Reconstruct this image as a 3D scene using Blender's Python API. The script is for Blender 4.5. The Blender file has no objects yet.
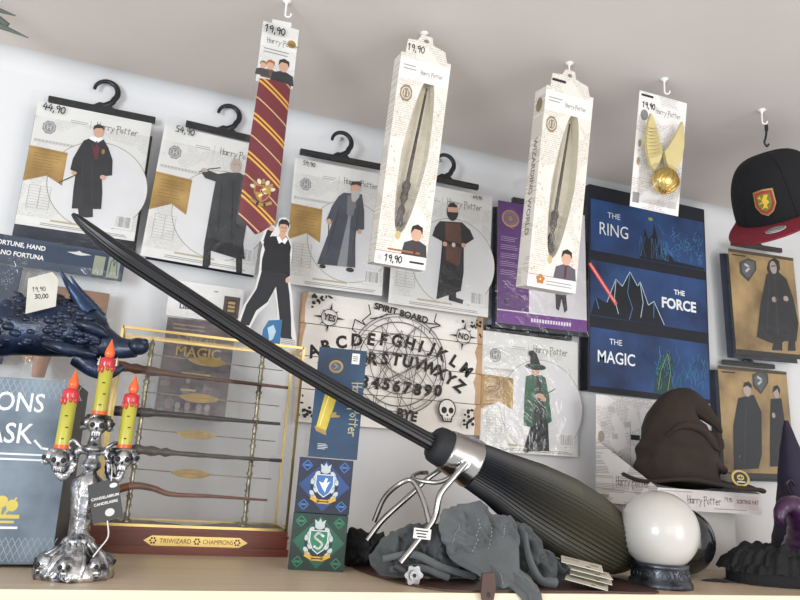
import bpy, math, random
from math import pi, sin, cos, sqrt, radians as rad, atan2
from mathutils import Matrix, Vector, noise

random.seed(4)
S = 0.01                                   # the script counts in centimetres
SC = bpy.context.scene
COL = SC.collection

# ------------------------------------------------------------------ camera
cam_d = bpy.data.cameras.new('camera')
cam_d.sensor_width = 36.0
cam_d.lens = 703.2 / 800 * 36.0
cam_d.clip_start = 0.02
cam = bpy.data.objects.new('camera', cam_d)
COL.objects.link(cam)
# world X right along the wall, Y into the wall, Z up ; rows: camera right, down, forward
RIGHT = Vector((0.93909221, -0.33730612, 0.06580585))
DOWN = Vector((0.1386279, 0.19658946, -0.97063633))
FWD = Vector((0.31446484, 0.92063954, 0.23137566))
UP = -DOWN
cam.matrix_world = Matrix(((RIGHT.x, UP.x, -FWD.x, 0), (RIGHT.y, UP.y, -FWD.y, -150 * S),
                           (RIGHT.z, UP.z, -FWD.z, 16.5 * S), (0, 0, 0, 1)))
SC.camera = cam

# ------------------------------------------------------------------ light and exposure
SC.view_settings.view_transform = 'Standard'
SC.view_settings.look = 'None'
SC.view_settings.gamma = 1
SC.view_settings.use_curve_mapping = False
SC.view_settings.exposure = 0.13
wd = bpy.data.worlds.new('world')
SC.world = wd
wd.use_nodes = True
bg = wd.node_tree.nodes['Background']
bg.inputs[0].default_value = (0.96, 0.975, 1.0, 1)
bg.inputs[1].default_value = 0.76


def area(name, loc, target, sx, sy, power, color):
    l = bpy.data.lights.new(name, 'AREA')
    l.shape = 'RECTANGLE'
    l.size, l.size_y = sx * S, sy * S
    l.energy = power
    l.color = color
    o = bpy.data.objects.new(name, l)
    o.location = Vector(loc) * S
    o.rotation_euler = (Vector(target) - Vector(loc)).to_track_quat('-Z', 'Y').to_euler()
    COL.objects.link(o)
    return o


area('shop_window_light', (-190, -270, 14), (30, 0, 40), 95, 100, 47, (0.90, 0.96, 1.0))
area('shop_door_light', (190, -330, 0), (70, 0, 60), 110, 150, 18, (1.0, 0.96, 0.92))
area('front_fill_light', (90, -310, 40), (40, -10, 20), 270, 130, 21, (1.0, 0.97, 0.92))  # added front fill, set low to brighten wall and shelf beneath the packets

# ------------------------------------------------------------------ materials


def lin(h):
    h = h.lstrip('#')
    r = []
    for i in (0, 2, 4):
        c = int(h[i:i + 2], 16) / 255
        r.append(c / 12.92 if c <= 0.04045 else ((c + 0.055) / 1.055) ** 2.4)
    return (r[0], r[1], r[2], 1)


_M = {}


def nt(name):
    m = bpy.data.materials.new(name)
    m.use_nodes = True
    t = m.node_tree
    return m, t, t.nodes['Principled BSDF']


def N(t, typ, **kw):
    n = t.nodes.new(typ)
    for k, v in kw.items():
        setattr(n, k, v)
    return n


def mat(h, rough=0.6, metal=0.0, var=0.08, scale=25, bump=0.0, bscale=None, coat=0.0, spec=0.5, dark=None, sheen=0.0, key=None):
    """plain stuff of one colour with a slight procedural mottling"""
    k = (h, rough, metal, var, scale, bump, bscale, coat, spec, dark, sheen)
    if k in _M:
        return _M[k]
    m, t, b = nt(key or 'stuff_' + h.strip('#'))
    c = lin(h)
    tc = N(t, 'ShaderNodeTexCoord')
    nz = N(t, 'ShaderNodeTexNoise')
    nz.inputs['Scale'].default_value = scale
    nz.inputs['Detail'].default_value = 4
    t.links.new(tc.outputs['Object'], nz.inputs['Vector'])
    rp = N(t, 'ShaderNodeValToRGB')
    lo = lin(dark) if dark else tuple(x * (1 - var) for x in c[:3]) + (1,)
    rp.color_ramp.elements[0].position = 0.35
    rp.color_ramp.elements[1].position = 0.65
    rp.color_ramp.elements[0].color = lo
    rp.color_ramp.elements[1].color = tuple(min(1, x * (1 + var * .6)) for x in c[:3]) + (1,)
    t.links.new(nz.outputs['Fac'], rp.inputs['Fac'])
    t.links.new(rp.outputs['Color'], b.inputs['Base Color'])
    b.inputs['Roughness'].default_value = rough
    b.inputs['Metallic'].default_value = metal
    b.inputs['Coat Weight'].default_value = coat
    b.inputs['Coat Roughness'].default_value = 0.08
    b.inputs['Specular IOR Level'].default_value = spec
    if sheen:
        b.inputs['Sheen Weight'].default_value = sheen
    if bump:
        n2 = N(t, 'ShaderNodeTexNoise')
        n2.inputs['Scale'].default_value = bscale or scale * 3
        n2.inputs['Detail'].default_value = 5
        t.links.new(tc.outputs['Object'], n2.inputs['Vector'])
        bp = N(t, 'ShaderNodeBump')
        bp.inputs['Strength'].default_value = bump
        bp.inputs['Distance'].default_value = 0.003
        t.links.new(n2.outputs['Fac'], bp.inputs['Height'])
        t.links.new(bp.outputs['Normal'], b.inputs['Normal'])
    _M[k] = m
    return m


def film_mat(name, gloss=0.10, rough=0.12, bump=0.5, bscale=22, tint=(0.97, 0.98, 0.98)):
    m, t, b = nt(name)
    t.nodes.remove(b)
    out = t.nodes['Material Output']
    tr = N(t, 'ShaderNodeBsdfTransparent')
    tr.inputs[0].default_value = tint + (1,)
    gl = N(t, 'ShaderNodeBsdfGlossy')
    gl.inputs['Roughness'].default_value = rough
    gl.inputs[0].default_value = (1, 1, 1, 1)
    lw = N(t, 'ShaderNodeLayerWeight')
    lw.inputs[0].default_value = 0.25
    ma = N(t, 'ShaderNodeMath', operation='MULTIPLY_ADD')
    ma.inputs[1].default_value = 0.45
    ma.inputs[2].default_value = gloss
    t.links.new(lw.outputs['Fresnel'], ma.inputs[0])
    mx = N(t, 'ShaderNodeMixShader')
    t.links.new(ma.outputs[0], mx.inputs[0])
    t.links.new(tr.outputs[0], mx.inputs[1])
    t.links.new(gl.outputs[0], mx.inputs[2])
    if bump:
        tc = N(t, 'ShaderNodeTexCoord')
        nz = N(t, 'ShaderNodeTexNoise')
        nz.inputs['Scale'].default_value = bscale
        nz.inputs['Detail'].default_value = 3
        nz.inputs['Distortion'].default_value = 1.2
        bp = N(t, 'ShaderNodeBump')
        bp.inputs['Strength'].default_value = bump
        bp.inputs['Distance'].default_value = 0.006
        t.links.new(tc.outputs['Object'], nz.inputs['Vector'])
        t.links.new(nz.outputs['Fac'], bp.inputs['Height'])
        t.links.new(bp.outputs['Normal'], gl.inputs['Normal'])
    t.links.new(mx.outputs[0], out.inputs['Surface'])
    return m


def newsprint(name, paper, ink, amount, lines=330, thr=0.5):
    """paper printed all over with rows of tiny grey writing"""
    m, t, b = nt(name)
    tc = N(t, 'ShaderNodeTexCoord')
    sp = N(t, 'ShaderNodeSeparateXYZ')
    t.links.new(tc.outputs['Object'], sp.inputs[0])

    def mth(op, a, bb=None):
        n = N(t, 'ShaderNodeMath', operation=op)
        for i, v in enumerate((a, bb)):
            if v is None:
                continue
            if isinstance(v, (int, float)):
                n.inputs[i].default_value = v
            else:
                t.links.new(v, n.inputs[i])
        return n.outputs[0]
    zl = mth('MULTIPLY', sp.outputs['Z'], lines)
    row = mth('FLOOR', zl)
    inrow = mth('GREATER_THAN', mth('FRACT', zl), 0.45)
    cb = N(t, 'ShaderNodeCombineXYZ')
    t.links.new(mth('MULTIPLY', sp.outputs['X'], 700), cb.inputs[0])
    t.links.new(mth('MULTIPLY', row, 7.3), cb.inputs[2])
    n1 = N(t, 'ShaderNodeTexNoise')
    n1.inputs['Scale'].default_value = 1.0
    n1.inputs['Detail'].default_value = 1
    t.links.new(cb.outputs[0], n1.inputs['Vector'])
    ch = mth('GREATER_THAN', n1.outputs['Fac'], 0.47)
    n2 = N(t, 'ShaderNodeTexVoronoi')
    n2.inputs['Scale'].default_value = 26
    t.links.new(tc.outputs['Object'], n2.inputs['Vector'])
    s2 = N(t, 'ShaderNodeSeparateXYZ')
    t.links.new(n2.outputs['Color'], s2.inputs[0])
    blk = mth('GREATER_THAN', s2.outputs[0], thr)
    f = mth('MULTIPLY', mth('MULTIPLY', inrow, ch), mth('MULTIPLY', blk, amount))
    mx = N(t, 'ShaderNodeMix', data_type='RGBA')
    mx.inputs[6].default_value = lin(paper)
    mx.inputs[7].default_value = lin(ink)
    t.links.new(f, mx.inputs[0])
    t.links.new(mx.outputs[2], b.inputs['Base Color'])
    b.inputs['Roughness'].default_value = 0.45
    return m


def wood(name, c1, c2, stretch=(1.2, 14, 14), scale=2.0, rough=0.4, bump=0.0, detail=6):
    m, t, b = nt(name)
    tc = N(t, 'ShaderNodeTexCoord')
    mp = N(t, 'ShaderNodeMapping')
    mp.inputs['Scale'].default_value = stretch
    t.links.new(tc.outputs['Object'], mp.inputs[0])
    nz = N(t, 'ShaderNodeTexNoise')
    nz.inputs['Scale'].default_value = scale
    nz.inputs['Detail'].default_value = detail
    nz.inputs['Distortion'].default_value = 0.6
    t.links.new(mp.outputs[0], nz.inputs['Vector'])
    rp = N(t, 'ShaderNodeValToRGB')
    rp.color_ramp.elements[0].position = 0.3
    rp.color_ramp.elements[1].position = 0.7
    rp.color_ramp.elements[0].color = lin(c1)
    rp.color_ramp.elements[1].color = lin(c2)
    t.links.new(nz.outputs['Fac'], rp.inputs['Fac'])
    t.links.new(rp.outputs['Color'], b.inputs['Base Color'])
    b.inputs['Roughness'].default_value = rough
    if bump:
        bp = N(t, 'ShaderNodeBump')
        bp.inputs['Strength'].default_value = bump
        bp.inputs['Distance'].default_value = 0.002
        t.links.new(nz.outputs['Fac'], bp.inputs['Height'])
        t.links.new(bp.outputs['Normal'], b.inputs['Normal'])
    return m


def striped(name, stops, ax, az, period, rough=0.5):
    """diagonal woven stripes: stops are (position, colour) over one period"""
    m, t, b = nt(name)
    tc = N(t, 'ShaderNodeTexCoord')
    sp = N(t, 'ShaderNodeSeparateXYZ')
    t.links.new(tc.outputs['Object'], sp.inputs[0])
    a = N(t, 'ShaderNodeMath', operation='MULTIPLY')
    a.inputs[1].default_value = ax / (period * S)
    t.links.new(sp.outputs['X'], a.inputs[0])
    z = N(t, 'ShaderNodeMath', operation='MULTIPLY_ADD')
    z.inputs[1].default_value = az / (period * S)
    t.links.new(sp.outputs['Z'], z.inputs[0])
    t.links.new(a.outputs[0], z.inputs[2])
    fr = N(t, 'ShaderNodeMath', operation='FRACT')
    t.links.new(z.outputs[0], fr.inputs[0])
    rp = N(t, 'ShaderNodeValToRGB')
    rp.color_ramp.interpolation = 'CONSTANT'
    e = rp.color_ramp.elements
    while len(e) < len(stops):
        e.new(0.5)
    for i, (p, c) in enumerate(stops):
        e[i].position = p
    for i, (p, c) in enumerate(stops):
        e[i].color = lin(c)
    t.links.new(fr.outputs[0], rp.inputs['Fac'])
    t.links.new(rp.outputs['Color'], b.inputs['Base Color'])
    b.inputs['Roughness'].default_value = rough
    return m


WALL = mat('#dcdddf', 0.7, var=0.02, scale=6, bump=0.08, bscale=60, key='wall_paint')
CEIL = mat('#ded6d0', 0.75, var=0.02, scale=5, bump=0.08, bscale=50, key='ceiling_paint')
SHELF = wood('shelf_laminate', '#cdb69a', '#d9c6ad', (1.0, 16, 16), 2.2, 0.38)
EDGE = wood('shelf_edge_band', '#dfceb1', '#e8dac0', (1.0, 12, 12), 2.2, 0.4)
PAPER = newsprint('newsprint_card', '#dad8d6', '#9a9692', 0.42)
PAPER2 = newsprint('newsprint_box', '#ddd8d0', '#a08f7c', 0.5, 260, 0.42)
PAPER3 = newsprint('newsprint_pack', '#e2dedd', '#968f90', 0.7, 300, 0.4)
WHITE = mat('#e0dedc', 0.5, var=0.03)
CIRC = mat('#dad8da', 0.45, var=0.02)
GREYP = mat('#cdcbc9', 0.5, var=0.05)
LINE = mat('#8d8987', 0.6)
LOGO = mat('#7d766c', 0.5)
INK = mat('#1e1d20', 0.6)
GOLDP = mat('#ab8a4e', 0.45, var=0.25, scale=14, dark='#8a6831')
GOLDD = mat('#8a6a2c', 0.5)
SKIN = mat('#cfa48c', 0.6)
SKIN2 = mat('#b9a79f', 0.6)
BLACK = mat('#1b1c20', 0.35, var=0.1, key='black_plastic')
CLOTH = mat('#2b3140', 0.85, var=0.25, bump=0.5, bscale=60, key='folded_dark_cloth')
FILM = film_mat('clear_film', 0.022, 0.16, 0.6, 18)
FILMG = film_mat('crinkled_clear_film', 0.038, 0.12, 0.8, 22)
ACRYL = film_mat('clear_acrylic', 0.006, 0.02, 0, tint=(0.99, 0.995, 0.995))
SILVER = mat('#d2d3d6', 0.27, 1.0, 0.3, 55, 0.8, 110, dark='#33343a', key='antique_silver')
STEEL = mat('#b9b8b6', 0.22, 1.0, 0.08, 20, key='polished_steel')
BRASS = mat('#d6ba7a', 0.28, 1.0, 0.1, 20, key='brass')
GOLD = mat('#e2c272', 0.2, 1.0, 0.12, 20, key='gold_metal')

# ------------------------------------------------------------------ mesh building


def cat(pts, n=6, closed=False):
    """Catmull-Rom through the points"""
    P = [Vector(p) for p in pts]
    out = []
    L = len(P)
    rng = range(L) if closed else range(L - 1)
    for i in rng:
        if closed:
            a, b, c, d = P[(i - 1) % L], P[i], P[(i + 1) % L], P[(i + 2) % L]
        else:
            b, c = P[i], P[i + 1]
            a = P[i - 1] if i else b * 2 - c
            d = P[i + 2] if i + 2 < L else c * 2 - b
        for k in range(n):
            t = k / n
            out.append(0.5 * ((2 * b) + (c - a) * t + (2 * a - 5 * b + 4 * c - d) * t * t + (3 * b - a - 3 * c + d) * t ** 3))
    if not closed:
        out.append(P[-1].copy())
    return out


_T = {}


def text_mesh(s, bold):
    k = (s, bold)
    if k in _T:
        return _T[k]
    cu = bpy.data.curves.new('lettering', 'FONT')
    cu.body = s
    cu.size = 1.0
    cu.resolution_u = 3
    cu.offset = bold
    ob = bpy.data.objects.new('lettering', cu)
    COL.objects.link(ob)
    bpy.context.view_layer.update()
    me = bpy.data.meshes.new_from_object(ob.evaluated_get(bpy.context.evaluated_depsgraph_get()))
    vs = [(v.co.x, v.co.y) for v in me.vertices]
    fs = [tuple(p.vertices) for p in me.polygons]
    bpy.data.objects.remove(ob)
    bpy.data.curves.remove(cu)
    bpy.data.meshes.remove(me)
    _T[k] = (vs, fs)
    return _T[k]


# pen strokes for handwriting and the jagged film logo, in a box 0.62 wide and 1 high
PEN = {
    '0': [[(.3, 1), (.05, .7), (.05, .25), (.3, 0), (.52, .3), (.5, .75), (.3, 1)]],
    '1': [[(.1, .75), (.35, 1), (.3, 0)]], '2': [[(.05, .8), (.3, 1), (.5, .75), (.05, 0), (.55, .05)]],
    '3': [[(.05, .95), (.5, .9), (.22, .55), (.5, .3), (.3, 0), (.03, .1)]],
    '4': [[(.3, 1), (.03, .4), (.55, .42)], [(.42, .75), (.38, 0)]],
    '5': [[(.55, 1), (.12, .95), (.1, .58), (.45, .5), (.45, .12), (.05, 0)]],
    '6': [[(.45, 1), (.08, .5), (.1, .05), (.45, .05), (.48, .4), (.1, .45)]],
    '7': [[(.03, .95), (.55, 1), (.2, 0)]], '8': [[(.3, .5), (.08, .8), (.3, 1), (.5, .8), (.05, .2), (.3, 0), (.52, .25), (.3, .5)]],
    '9': [[(.48, .65), (.2, .5), (.1, .8), (.35, 1), (.5, .75), (.42, 0)]],
    ',': [[(.15, .1), (.08, -.18)]], '-': [[(.05, .4), (.5, .42)]], '.': [[(.1, .05), (.16, 0)]],
    'H': [[(.08, 1.1), (.14, -.1)], [(.5, 1.05), (.46, -.05)], [(0, .45), (.62, .6)]],
    'a': [[(.45, .6), (.1, .5), (.08, .1), (.4, .05), (.47, .62), (.5, 0)]],
    'r': [[(.1, .62), (.14, 0)], [(.12, .4), (.3, .62), (.48, .55)]],
    'y': [[(.05, .62), (.25, .15)], [(.5, .62), (.25, .1), (.05, -.4)]],
    'P': [[(.12, 1.1), (.22, .45), (.08, .5), (.16, -.35)], [(.0, .95), (.5, 1.05), (.52, .6), (.14, .5)]],
    'o': [[(.28, .6), (.05, .3), (.28, 0), (.5, .3), (.28, .6)]],
    't': [[(.25, .95), (.22, 0)], [(.02, .65), (.5, .7)]],
    'e': [[(.08, .32), (.48, .36), (.3, .62), (.06, .35), (.2, 0), (.48, .08)]], ' ': [],
}


class MB:
    """collects shapes, in centimetres, into one mesh with several materials"""

    def __init__(self):
        self.v, self.f, self.fm, self.sm, self.mats = [], [], [], [], []
        self.T = Matrix.Identity(4)

    def add(self, vs, fs, m, smooth=False):
        if m not in self.mats:
            self.mats.append(m)
        mi = self.mats.index(m)
        o = len(self.v)
        for p in vs:
            self.v.append(tuple(self.T @ Vector(p)))
        for f in fs:
            self.f.append(tuple(i + o for i in f))
            self.fm.append(mi)
            self.sm.append(smooth)
        return self

    def box(self, x0, x1, y0, y1, z0, z1, m):
        v = [(x, y, z) for z in (z0, z1) for y in (y0, y1) for x in (x0, x1)]
        return self.add(v, [(0, 2, 3, 1), (4, 5, 7, 6), (0, 1, 5, 4), (2, 6, 7, 3), (0, 4, 6, 2), (1, 3, 7, 5)], m)

    def rbox(self, x0, x1, y0, y1, z0, z1, r, m, n=3):
        """box with rounded corners seen from the front, softened front rim"""
        pts = []
        for cx, cz, a0 in ((x1 - r, z1 - r, 0), (x0 + r, z1 - r, 90), (x0 + r, z0 + r, 180), (x1 - r, z0 + r, 270)):
            for k in range(n + 1):
                a = rad(a0 + 90 * k / n)
                pts.append((cx + r * cos(a), cz + r * sin(a)))
        return self.prism(pts, y0, y1, m)

    def prism(self, poly, y0, y1, m, smooth=False):
        n = len(poly)
        v = [(p[0], y0, p[1]) for p in poly] + [(p[0], y1, p[1]) for p in poly]
        f = [tuple(range(n)), tuple(range(2 * n - 1, n - 1, -1))]
        self.add(v, f, m)
        return self.add(v, [(i, i + n, (i + 1) % n + n, (i + 1) % n) for i in range(n)], m, smooth)

    def flat(self, poly, y, m):
        return self.add([(p[0], y, p[1]) for p in poly], [tuple(range(len(poly)))], m)

    def rect(self, x0, x1, z0, z1, y, m):
        return self.flat([(x0, z0), (x1, z0), (x1, z1), (x0, z1)], y, m)

    def ell(self, cx, cz, rx, rz, y, m, n=24, rot=0):
        c, s = cos(rot), sin(rot)
        return self.flat([(cx + rx * cos(a) * c - rz * sin(a) * s, cz + rx * cos(a) * s + rz * sin(a) * c) for a in [2 * pi * k / n for k in range(n)]], y, m)

    def line(self, pts, w, y, m, closed=False):
        P = [Vector((p[0], p[1])) for p in pts]
        if closed:
            P.append(P[0])
        for a, b in zip(P, P[1:]):
            d = b - a
            if d.length < 1e-6:
                continue
            d.normalize()
            q = Vector((-d.y, d.x)) * w / 2
            e = d * w * 0.3
            self.flat([tuple(a - q - e), tuple(b - q + e), tuple(b + q + e), tuple(a + q - e)], y, m)
        return self

    def ring(self, cx, cz, r, w, y, m, n=40, rz=None):
        rz = rz or r
        return self.line([(cx + r * cos(2 * pi * k / n), cz + rz * sin(2 * pi * k / n)) for k in range(n)], w, y, m, True)

    def text(self, s, x, z, size, y, m, align='c', rot=0, bold=0.0, sx=1.0, shear=0.0):
        vs, fs = text_mesh(s, bold)
        if not vs:
            return self
        xs = [p[0] for p in vs]
        zs = [p[1] for p in vs]
        off = {'c': (min(xs) + max(xs)) / 2, 'l': min(xs), 'r': max(xs)}[align]
        mz = (min(zs) + max(zs)) / 2
        c, sn = cos(rot), sin(rot)
        out = []
        for px, pz in vs:
            a, b = ((px - off) * sx + shear * (pz - mz)) * size, (pz - mz) * size
            out.append((x + a * c - b * sn, y, z + a * sn + b * c))
        return self.add(out, fs, m)

    def pen(self, s, x, z, size, y, m, w=None, rot=0, step=0.62):
        c, sn = cos(rot), sin(rot)
        at = 0.0
        for ch in s:
            i0, at = at, at + (0.3 if ch in ',.' else 0.62 if step == 0.62 and ch != '1' else step)
            for st in PEN.get(ch, []):
                q = []
                for px, pz in st:
                    a, b = (px + i0) * size, pz * size
                    q.append((x + a * c - b * sn, z + a * sn + b * c))
                self.line(q, w or size * 0.13, y, m)
        return self

    def tube(self, pts, r, m, n=8, smooth=True, cap=True, ridge=0.0, nr=0, flat=1.0):
        P = [Vector(p) for p in pts]
        L = len(P)
        R = r if isinstance(r, (list, tuple)) else [r] * L
        t0 = (P[1] - P[0]).normalized()
        up = Vector((0, 0, 1)) if abs(t0.z) < 0.9 else Vector((0, 1, 0))
        u = (up - t0 * up.dot(t0)).normalized()
        vs, fs = [], []
        for i in range(L):
            t = (P[min(i + 1, L - 1)] - P[max(i - 1, 0)]).normalized()
            u = (u - t * u.dot(t)).normalized()
            w = t.cross(u)
            for k in range(n):
                a = 2 * pi * k / n
                rr = R[i] * (1 + (ridge * cos(nr * a) if ridge else 0))
                vs.append(P[i] + u * (rr * cos(a)) + w * (rr * sin(a) * flat))
        for i in range(L - 1):
            for k in range(n):
                fs.append((i * n + k, i * n + (k + 1) % n, (i + 1) * n + (k + 1) % n, (i + 1) * n + k))
        self.add(vs, fs, m, smooth)
        if cap:
            self.add(vs[:n], [tuple(range(n - 1, -1, -1))], m)
            self.add(vs[-n:], [tuple(range(n))], m)
        return self

    def lathe(self, prof, m, n=24, c=(0, 0, 0), smooth=True, wob=None):
        """profile of (radius, z) turned about Z"""
        vs, fs = [], []
        for r, z in prof:
            for k in range(n):
                a = 2 * pi * k / n
                q = r * (wob(a, z) if wob else 1)
                vs.append((c[0] + q * cos(a), c[1] + q * sin(a), c[2] + z))
        L = len(prof)
        for i in range(L - 1):
            for k in range(n):
                fs.append((i * n + k, i * n + (k + 1) % n, (i + 1) * n + (k + 1) % n, (i + 1) * n + k))
        self.add(vs, fs, m, smooth)
        if prof[0][0] > 0.01:
            self.add(vs[:n], [tuple(range(n - 1, -1, -1))], m)
        if prof[-1][0] > 0.01:
            self.add(vs[-n:], [tuple(range(n))], m)
        return self

    def ball(self, c, r, m, n=16, sc=(1, 1, 1)):
        vs, fs = [], []
        h = n // 2 + 2
        for i in range(h + 1):
            b = -pi / 2 + pi * i / h
            for k in range(n):
                a = 2 * pi * k / n
                vs.append((c[0] + r * sc[0] * cos(b) * cos(a), c[1] + r * sc[1] * cos(b) * sin(a), c[2] + r * sc[2] * sin(b)))
        for i in range(h):
            for k in range(n):
                fs.append((i * n + k, i * n + (k + 1) % n, (i + 1) * n + (k + 1) % n, (i + 1) * n + k))
        return self.add(vs, fs, m, True)

    def grid(self, fn, nu, nv, m, smooth=True, closed=False):
        vs = [fn(i / nu, j / nv) for j in range(nv + 1) for i in range(nu + 1)]
        fs = [(j * (nu + 1) + i, j * (nu + 1) + i + 1, (j + 1) * (nu + 1) + i + 1, (j + 1) * (nu + 1) + i) for j in range(nv) for i in range(nu)]
        return self.add(vs, fs, m, smooth)

    def build(self, name, parent=None, loc=(0, 0, 0), rot=(0, 0, 0), label=None):
        me = bpy.data.meshes.new(name)
        me.from_pydata([tuple(c * S for c in p) for p in self.v], [], self.f)
        for m in self.mats:
            me.materials.append(m)
        me.polygons.foreach_set('material_index', self.fm)
        me.polygons.foreach_set('use_smooth', self.sm)
        me.update()
        o = bpy.data.objects.new(name, me)
        o.location = Vector(loc) * S
        o.rotation_euler = rot
        COL.objects.link(o)
        if parent:
            o.parent = parent
        if label:
            o['label'] = label
        return o


def tag(o, label, cat_, group=None):
    o['label'] = label
    o['category'] = cat_
    if group:
        o['group'] = group
    return o


def thing(name, label, cat_, loc=(0, 0, 0), rot=(0, 0, 0), group=None):
    o = bpy.data.objects.new(name, None)
    o.empty_display_size = 0.02
    o.location = Vector(loc) * S
    o.rotation_euler = rot
    COL.objects.link(o)
    return tag(o, label, cat_, group)


def dup(root, loc, label, rot=None):
    r = root.copy()
    COL.objects.link(r)
    r.location = Vector(loc) * S
    if rot:
        r.rotation_euler = rot
    r['label'] = label
    for ch in list(root.children):
        c = ch.copy()
        COL.objects.link(c)
        c.parent = r
        for g in ch.children:
            d = g.copy()
            COL.objects.link(d)
            d.parent = c
    return r


def structure(name, mb):
    o = mb.build(name)
    o['kind'] = 'structure'
    return o


class Art:
    """draws print on a card: a,b,c are the sketch coordinates of its top left, top right and bottom left corners"""

    def __init__(self, mb, a, b, c, W, H, y):
        self.mb, self.a = mb, Vector(a)
        self.M = Matrix(((b[0] - a[0], c[0] - a[0]), (b[1] - a[1], c[1] - a[1]))).inverted()
        self.W, self.H, self.y, self.k = W, H, y, 0
        self.s = W / (Vector(b) - Vector(a)).length

    def p(self, q):
        u = self.M @ (Vector(q) - self.a)
        return (u.x * self.W - self.W / 2, self.H * (1 - u.y))

    def lay(self):
        self.k += 1
        return self.y - 0.012 * self.k

    def poly(self, pts, m):
        self.mb.flat([self.p(q) for q in pts], self.lay(), m)

    def line(self, pts, w, m):
        self.mb.line([self.p(q) for q in pts], w * self.s, self.lay(), m)

    def ell(self, c, rx, ry, m):
        x, z = self.p(c)
        self.mb.ell(x, z, rx * self.s, ry * self.s, self.lay(), m)

    def text(self, s, c, size, m, rot=0, **k):
        x, z = self.p(c)
        self.mb.text(s, x, z, size * self.s, self.lay(), m, rot=rot, **k)


# ------------------------------------------------------------------ the room shell
ZC = 93.5
mb = MB()
mb.box(-160, 330, 0, 6, -60, ZC + 6, WALL)
structure('wall_back', mb)
mb = MB()
mb.box(-160, 330, -420, 0, ZC, ZC + 6, CEIL)
structure('ceiling', mb)
mb = MB()                                   # plastered cove where the wall runs into the ceiling
R_ = 4.0
prof = [(0, ZC - R_)] + [(-R_ + R_ * cos(a), ZC - R_ + R_ * sin(a)) for a in [rad(9 * k) for k in range(1, 10)]] + [(-R_, ZC)]
v = [(-160, y - 0.02, z - 0.02) for y, z in prof] + [(330, y - 0.02, z - 0.02) for y, z in prof]
L_ = len(prof)
mb.add(v, [(i, i + 1, i + 1 + L_, i + L_) for i in range(L_ - 1)], WALL, True)
structure('trim_1', mb)

sh = thing('shelf', 'long pale wood-grain shelf board carrying the whole display', 'shelf', (60, -27, -3))
mb = MB()
mb.box(-220, 250, -26.6, 26.9, 0, 2.98, SHELF)
mb.build('board', sh)
mb = MB()
mb.box(-220, 250, -27.0, -26.6, -0.6, 2.98, EDGE)
mb.build('edge_band', sh, label='lighter front edge strip')

# ------------------------------------------------------------------ hooks in the ceiling
HKM = mat('#e8e6e2', 0.35, key='white_plastic')


def hook_mb():
    m = MB()
    m.lathe([(.8, 0), (.8, -0.18), (0.35, -0.35), (0.2, -0.7)], HKM, 14)
    pts = [(0, 0, -0.6), (0, 0, -1.6)] + [(0.5 - 0.5 * cos(rad(a)), 0, -2.6 - 0.5 * sin(rad(a))) for a in range(0, 220, 20)]
    m.tube(cat(pts, 2), 0.17, HKM, 8)
    return m


# ------------------------------------------------------------------ costume packets on the wall
PK = 'costume packets hanging on the wall'


def hanger(t, W, x, z, hx, bar_z, bar_x0, bar_x1):
    b = MB()
    b.rbox(bar_x0, bar_x1, -1.9, -1.1, bar_z - 0.65, bar_z + 0.65, 0.2, BLACK)
    b.prism([(hx - 2.0, bar_z + 0.5), (hx + 2.4, bar_z + 0.5), (hx + 1.3, bar_z + 1.5), (hx - 0.7, bar_z + 1.5)], -1.85, -1.15, BLACK)
    h = b.build('hanger', t)
    b = MB()
    c = (hx + 0.2, bar_z + 4.3)
    pts = [(hx + 0.2, -1.5, bar_z + 1.0), (hx + 1.6, -1.5, bar_z + 2.0)]
    for a in range(-40, 190, 20):
        pts.append((c[0] + 2.3 * cos(rad(a)), -1.5, c[1] + 2.3 * sin(rad(a))))
    pp = cat(pts, 3)
    rr = [0.62 * (1 - 0.45 * (i / (len(pp) - 1)) ** 2) for i in range(len(pp))]
    b.tube(pp, rr, BLACK, 8, flat=0.8)
    b.build('hook', h)


def logo(mb, x, z, size, y, m, rot=-0.0):
    mb.pen('Harry', x, z, size, y, m, size * 0.10, rot, 0.52)
    mb.pen('Potter', x + size * 2.85, z - size * 0.02, size, y, m, size * 0.10, rot, 0.52)


def crest_seal(mb, x, z, r, y, m1, m2):
    """round shield emblem with an inner letter H-like mark"""
    pts = [(x + r * (1 if k % 2 else 0.9) * cos(2 * pi * k / 16), z + r * 1.15 * (1 if k % 2 else 0.9) * sin(2 * pi * k / 16)) for k in range(16)]
    mb.flat(pts, y, m1)
    mb.ring(x, z, r * 0.72, r * 0.12, y - 0.012, m2, 16, r * 0.8)
    mb.line([(x - r * .25, z + r * .4), (x - r * .25, z - r * .4)], r * .14, y - 0.02, m2)
    mb.line([(x + r * .25, z + r * .4), (x + r * .25, z - r * .4)], r * .14, y - 0.02, m2)
    mb.line([(x - r * .25, z), (x + r * .25, z)], r * .14, y - 0.02, m2)


def lines_block(mb, x0, x1, z0, z1, n, w, y, m, ragged=0.25):
    for k in range(n):
        z = z1 - (z1 - z0) * (k + 0.5) / n
        mb.line([(x0, z), (x1 - (x1 - x0) * ragged * random.random(), z)], w, y, m)


SEAL1 = mat('#8f8d90', 0.5)
SEAL2 = mat('#cfcdcb', 0.5)


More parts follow.
